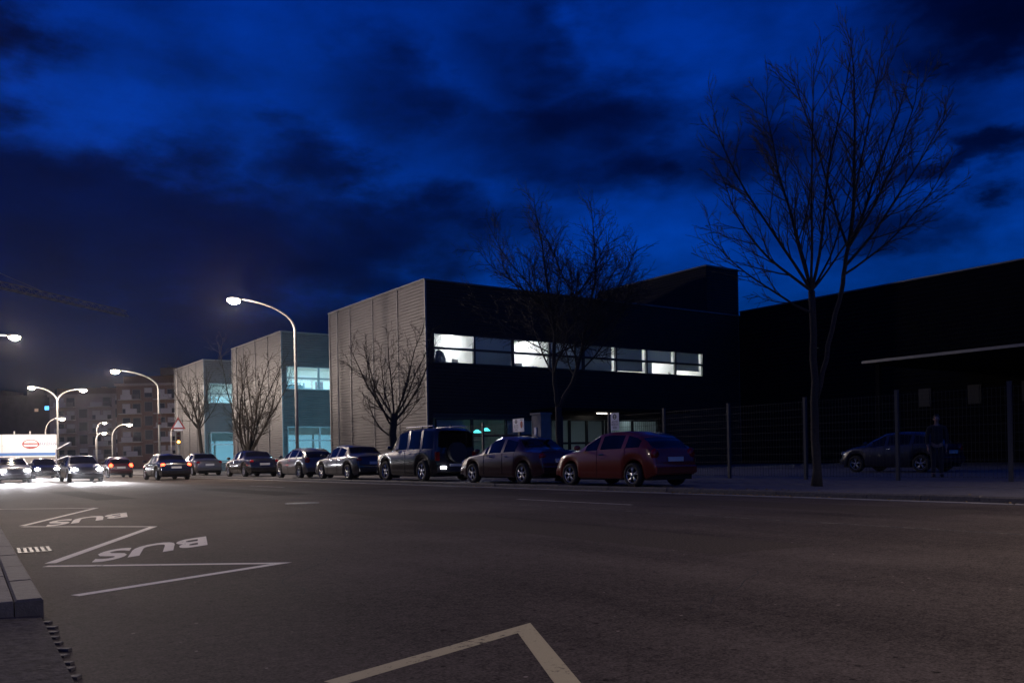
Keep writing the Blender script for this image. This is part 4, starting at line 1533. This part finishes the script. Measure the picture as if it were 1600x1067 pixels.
rl = thing('white_railing', 'bent white tubular railing at the end of the hoarding', 'railing', (11.9, 92.0, 0))
MB().tube([(0, 0, 0), (0, 0, 2.5)], .06, 8).build('post', 'sign_white', rl)
MB().tube([(-.4, 0, 1.25), (1.0, 0, 1.8)], .055, 8).build('rail', 'sign_white', rl)
MB().tube([(0, 0, 2.4), (1.2, 0, 3.1)], .055, 8).build('rail', 'sign_white', rl)


def signal(label, x, y, z0, zc, lit, rz, sign=False, pole=True):
    t = thing('traffic_light', label, 'traffic light', (x, y, z0), rz, 'traffic lights')
    if pole:
        MB().tube([(0, 0, 0), (0, 0, zc + 1.5)], .055, 8).build('pole', 'galvanised', t)
    MB().bbox(-.15, .15, -.27, -.07, zc - .15, zc + .75, .02).build('housing', 'signal_black', t)
    for k in range(3):
        z = zc + k * .3
        MB().disc((0, -.275, z), (0, -1, 0), .10, .02, 16).build('lens', 'signal_amber' if lit == k else 'signal_off', t)
        MB().tube([(-.11, -.28, z + .06), (-.08, -.40, z + .10), (.08, -.40, z + .10), (.11, -.28, z + .06)], .012, 5).build('hood', 'signal_black', t)
    if sign:
        w = MB()
        w.prism([(-.5, 0), (.5, 0), (0, .88)], 'y', -.14, -.11)
        wo = w.build('warning_sign', 'sign_red', t)
        wo.location = (0, 0, zc + .95)
        MB().prism([(-.33, .1), (.33, .1), (0, .68)], 'y', -.15, -.141).build('sign_face', 'sign_white', wo)
        MB().box(-.32, .32, -.14, -.11, zc + .82, zc + .93).build('sub_plate', 'sign_white', t)
    return t


signal('traffic light glowing amber below a red-edged triangular sign', 16.5, 65.6, 0.09, 2.35, 0, R(-14), sign=True)
signal('unlit traffic light fixed to the pole of the curved lamp past the tree row', 16.6, 71.68, 0.09, 4.0, None, R(-14), pole=False)


def flats(name, label, cx, cy, w, h, rows, cols, rz, wall, seed, loggia=0.55, storey=2.95, z_first=2.2, lit=()):
    """Apartment block facing local -Y."""
    rr = random.Random(seed)
    t = thing(name, label, 'building', (cx, cy, 0), rz, 'buildings at the end of the street')
    MB().box(-w / 2, w / 2, 0, 12, 0, h).build('wall', wall, t)
    MB().box(-w / 2 - .3, w / 2 + .3, -.35, 12.3, h, h + .5).build('cornice', 'plaster_tan', t)
    cw = w / cols
    bal_m = MB().box(0, cw * .62, -1.1, 0, 0, .16).mesh('balcony', 'balcony_pale')
    par_m = MB().box(cw * .08, cw * .40, -1.12, -1.02, .16, 1.1).mesh('parapet', 'balcony_pale')
    rail_m = MB()
    for k in range(8):
        xx = cw * .40 + k * cw * .028
        rail_m.box(xx - .02, xx + .02, -1.08, -1.04, .16, 1.05)
    rail_m.box(cw * .40, cw * .61, -1.09, -1.03, 1.05, 1.1)
    rail_m = rail_m.mesh('railing', 'shutter')
    win_m = MB().box(0, cw * .24, -.06, -.005, 0, 2.1).mesh('window', 'shutter')
    pane_m = MB().box(.1, cw * .24 - .1, -.075, -.062, .1, 2.0).mesh('pane', 'far_glass')
    blind_m = MB().box(.1, cw * .24 - .1, -.085, -.064, 1.0, 2.0).mesh('roller_shutter', 'balcony_pale')
    for r_ in range(rows):
        for c in range(cols):
            x = -w / 2 + c * cw + cw * .1
            z = z_first + r_ * storey
            if rr.random() < .9:
                o = link('balcony', bal_m, t)
                o.location = (x, 0, z)
                o2 = link('parapet', par_m, o)
                if rr.random() < .5:
                    o2.location = (cw * .14, 0, 0)
                else:
                    link('railing', rail_m, o)
            for dx in (.06, .36, .70):
                if rr.random() < .92:
                    o = link('window', win_m, t)
                    o.location = (x + cw * dx, 0, z + .17 if dx < .6 else z + .5)
                    link('pane', pane_m, o)
                    if rr.random() < .4:
                        link('roller_shutter', blind_m, o)
    for c in range(4):
        x = -w / 2 + w * (c + rr.uniform(.2, .8)) / 4
        hh = rr.uniform(.9, 2.2)
        MB().box(x - .5, x + .5, 5, 6, h + .5, h + .5 + hh).build('chimney', 'brick_brown', t)
    return t


def face(px_off):
    return -YAW + px_off


fr = flats('apartment_block', 'brown brick flats with stacked balconies beside the farthest ribbed block', 42.6, 190.6, 14.5, 17.2, 5, 2, R(-35.0), 'brick_brown', 4, z_first=2.4)
MB().box(-6.6, 7.0, 2.0, 11, 17.7, 19.4).build('attic', 'roof_tile', fr)
MB().box(2.0, 5.2, -.02, 8, 19.4, 20.9).build('roof_house', 'dark_plaster', fr)
fl = flats('apartment_block', 'dim tan flats with pale balcony fronts behind the double-armed lamp', 34.0, 214.8, 16.5, 16.4, 5, 2, R(-35.0), 'plaster_tan', 9, z_first=2.1)
MB().box(-7.5, 6.0, 2.0, 11, 16.9, 18.4).build('attic', 'roof_tile', fl)
dk = thing('far_dark_building', 'unlit dark building above the white hoarding with one blue window', 'building', (24.0, 262.0, 0), R(-35), 'buildings at the end of the street')
MB().box(-18, 11, 0, 14, 0, 19.6).build('wall', 'dark_plaster', dk)
MB().box(-14, -4, 2, 12, 19.6, 21.2).box(2, 6.5, 3, 9, 19.6, 21.8).build('roof_house', 'dark_plaster', dk)
MB().box(8.3, 9.4, -.06, -.01, 15.6, 16.6).build('lit_pane', 'far_window_blue', dk)
MB().box(5.6, 6.6, -.06, -.01, 15.2, 16.0).build('lit_pane', 'far_window_warm', dk)
# other houses closing the view between the ribbed block and the flats
fb = flats('apartment_block', 'low dark flats behind the amber signal', 56.0, 176.0, 14, 15.0, 4, 2, R(-35.0), 'brick_brown', 14)

# tower crane, its jib crossing the upper left of the view
cr = thing('tower_crane', 'tower crane with a long lattice jib above the street', 'crane', (-8.0, 170.0, 0))
j0, j1 = Vector((0, 0, 35.0)), Vector((50.9, 44.6, 35.2))
jd = (j1 - j0).normalized()
js = Vector((-jd.y, jd.x, 0))
m = MB()
L_ = (j1 - j0).length
top_ = lambda s: j0 + jd * s + Vector((0, 0, 1.25))
bl_ = lambda s, g: j0 + jd * s + js * (.6 * g)
m.tube([top_(-12), top_(L_)], .09, 5)
for g in (1, -1):
    m.tube([bl_(-12, g), bl_(L_, g)], .09, 5)
n = 32
for i in range(n):
    a, b = -12 + (L_ + 12) * i / n, -12 + (L_ + 12) * (i + .5) / n
    c = -12 + (L_ + 12) * (i + 1) / n
    for g in (1, -1):
        m.tube([bl_(a, g), top_(b)], .045, 4, cap=False)
        m.tube([top_(b), bl_(c, g)], .045, 4, cap=False)
    m.tube([bl_(a, 1), bl_(a, -1)], .045, 4, cap=False)
m.build('jib', 'crane_paint', cr)
m = MB()
for gx in (-.9, .9):
    for gy in (-.9, .9):
        m.tube([(gx, gy, 0), (gx, gy, 37)], .1, 5)
for i in range(20):
    z = i * 1.85
    for a, b in (((-.9, -.9), (.9, -.9)), ((.9, -.9), (.9, .9)), ((.9, .9), (-.9, .9)), ((-.9, .9), (-.9, -.9))):
        m.tube([(*a, z), (*b, z + 1.85)], .05, 4, cap=False)
m.build('mast', 'crane_paint', cr)
apex = Vector((0, 0, 42.5))
MB().tube([(0, 0, 36), apex], .3, 6).build('apex', 'crane_paint', cr)
MB().tube([apex, top_(L_ * .62)], .05, 4).tube([apex, top_(-11)], .05, 4).build('tie_bar', 'crane_paint', cr)
bx_ = j0 - jd * 11
MB().box(bx_.x - 1, bx_.x + 1, bx_.y - 1, bx_.y + 1, 33.2, 35).build('counterweight', 'concrete', cr)
tr_ = j0 + jd * (L_ * .44)
MB().box(tr_.x - .8, tr_.x + .8, tr_.y - .8, tr_.y + .8, 34.2, 34.9).build('trolley', 'crane_paint', cr)


# ------------------------------------------------------------------ person standing by the fence
def skin_mesh(name, verts, edges, radii, mat, parent, root=0, sub=2):
    me = bpy.data.meshes.new(name)
    me.from_pydata(verts, edges, [])
    o = bpy.data.objects.new(name, me)
    COL.objects.link(o)
    o.modifiers.new('skin', 'SKIN')
    sd = o.modifiers.new('sub', 'SUBSURF')
    sd.levels = sub
    sd.render_levels = sub
    for i, r_ in enumerate(radii):
        sv = me.skin_vertices[0].data[i]
        sv.radius = r_ if isinstance(r_, tuple) else (r_, r_)
        sv.use_root = (i == root)
    bpy.context.view_layer.update()
    ev = bpy.data.meshes.new_from_object(o.evaluated_get(bpy.context.evaluated_depsgraph_get()))
    bpy.data.objects.remove(o)
    ev.name = name
    ev.materials.clear()
    ev.materials.append(MAT[mat])
    ev.polygons.foreach_set('use_smooth', [True] * len(ev.polygons))
    return link(name, ev, parent)


def person(label, x, y, rz):
    t = thing('person', label, 'person', (x, y, 0.094), rz)     # faces local -Y
    # whole figure as one surface: pelvis, spine, neck, head, arms with hands, legs with feet
    V, E, Rr = [], [], []

    def chain(pts, start=None):
        prev = start
        for p, r_ in pts:
            V.append(p)
            Rr.append(r_)
            if prev is not None:
                E.append((prev, len(V) - 1))
            prev = len(V) - 1
        return prev
    chain([((0, 0, .92), (.15, .11))])
    ch = chain([((0, 0, 1.10), (.14, .10)), ((0, 0, 1.30), (.16, .11)), ((0, .005, 1.40), (.11, .08))], 0)
    nk = chain([((0, -.005, 1.47), .055), ((0, -.015, 1.53), .056)], ch)
    chain([((0, -.025, 1.58), (.07, .085)), ((0, -.02, 1.64), (.078, .098)), ((0, -.012, 1.70), (.06, .075))], nk)
    for s in (1, -1):
        h = chain([((s * .19, 0, 1.36), .06), ((s * .235, .02, 1.12), .047), ((s * .235, -.05, .88), .036), ((s * .23, -.07, .82), (.022, .036)), ((s * .225, -.085, .76), (.018, .036))], ch)
        for k, (fx, ln) in enumerate(((-.027, .065), (-.009, .075), (.009, .072), (.026, .055))):
            chain([((s * .225, -.085 + fx, .73), .0095), ((s * .218, -.09 + fx, .73 - ln * .5), .009), ((s * .205, -.092 + fx, .73 - ln), .008)], h)
        chain([((s * .215, -.125, .79), .011), ((s * .21, -.14, .755), .0095)], h - 1)
        chain([((s * .09, 0, .84), .085), ((s * .10, -.01, .50), .06), ((s * .10, .015, .27), .052), ((s * .10, .02, .09), .036), ((s * .105, -.06, .045), (.04, .03)), ((s * .11, -.14, .035), (.038, .024))], 0)
    b = skin_mesh('body', V, E, Rr, 'skin', t)
    # clothing over the body
    V, E, Rr = [], [], []
    chain([((0, 0, .86), (.19, .145))])
    c2 = chain([((0, 0, 1.10), (.17, .13)), ((0, 0, 1.31), (.185, .135)), ((0, .005, 1.42), (.11, .09)), ((0, .0, 1.465), (.075, .075))], 0) - 1
    for s in (1, -1):
        chain([((s * .20, 0, 1.37), .076), ((s * .243, .02, 1.12), .064), ((s * .24, -.045, .89), .05)], c2)
    skin_mesh('jacket', V, E, Rr, 'coat_cloth', t)
    V, E, Rr = [], [], []
    chain([((0, 0, .92), (.165, .125))])
    for s in (1, -1):
        chain([((s * .09, 0, .83), .10), ((s * .10, -.01, .50), .075), ((s * .10, .015, .27), .066), ((s * .10, .02, .09), .06)], 0)
    skin_mesh('trousers', V, E, Rr, 'trouser_cloth', t)
    for s in (1, -1):
        MB().ellipsoid((s * .107, -.055, .045), (.052, .145, .048), 14, 8).build('shoe', 'shoe', t, smooth=True)
    hm = MB()
    nu, nv = 16, 8
    for j in range(nv + 1):
        th = math.pi * .62 * j / nv
        for q in range(nu):
            ph = 2 * math.pi * q / nu
            k = 1.0 - (.34 if math.sin(ph) < -.35 and j > 3 else 0)
            hm.v.append((.088 * math.sin(th) * math.cos(ph), -.004 + .108 * math.sin(th) * math.sin(ph) * k, 1.648 + .105 * math.cos(th)))
    for j in range(nv):
        for q in range(nu):
            a, c = j * nu + q, j * nu + (q + 1) % nu
            hm.f.append((a, a + nu, c + nu, c))
    hm.build('hair', 'hair', t, smooth=True)
    fc = MB().ellipsoid((0, -.118, 1.605), (.014, .02, .022), 8, 6).build('nose', 'skin', t, smooth=True)
    for s in (1, -1):
        MB().ellipsoid((s * .031, -.104, 1.63), (.013, .009, .008), 8, 6).build('eye', 'sign_white', t, smooth=True)
        MB().ellipsoid((s * .078, -.01, 1.615), (.012, .02, .03), 8, 6).build('ear', 'skin', t, smooth=True)
    MB().ellipsoid((0, -.102, 1.567), (.024, .009, .006), 8, 6).build('mouth', 'sign_red', t, smooth=True)
    return t


person('person in dark jacket and trousers standing in the dark yard behind the mesh fence', 23.6, 12.75, R(-58))


# ------------------------------------------------------------------ thin haze volume added to make the lamps glow
hz = MB().box(-70, 95, -45, 300, -1.0, 45).build('haze', 'dark_gap')
tag(hz, 'thin haze added to make the lamps glow', kind='stuff')
hm_ = bpy.data.materials.new('haze_air')
hm_.use_nodes = True
ht = hm_.node_tree
ht.nodes.clear()
ho_ = nd(ht, 'ShaderNodeOutputMaterial')
pv_ = nd(ht, 'ShaderNodeVolumePrincipled')
pv_.inputs['Color'].default_value = (.9, .9, .95, 1)
pv_.inputs['Density'].default_value = HAZE
pv_.inputs['Anisotropy'].default_value = 0.85
ht.links.new(pv_.outputs[0], ho_.inputs['Volume'])
hz.data.materials.clear()
hz.data.materials.append(hm_)
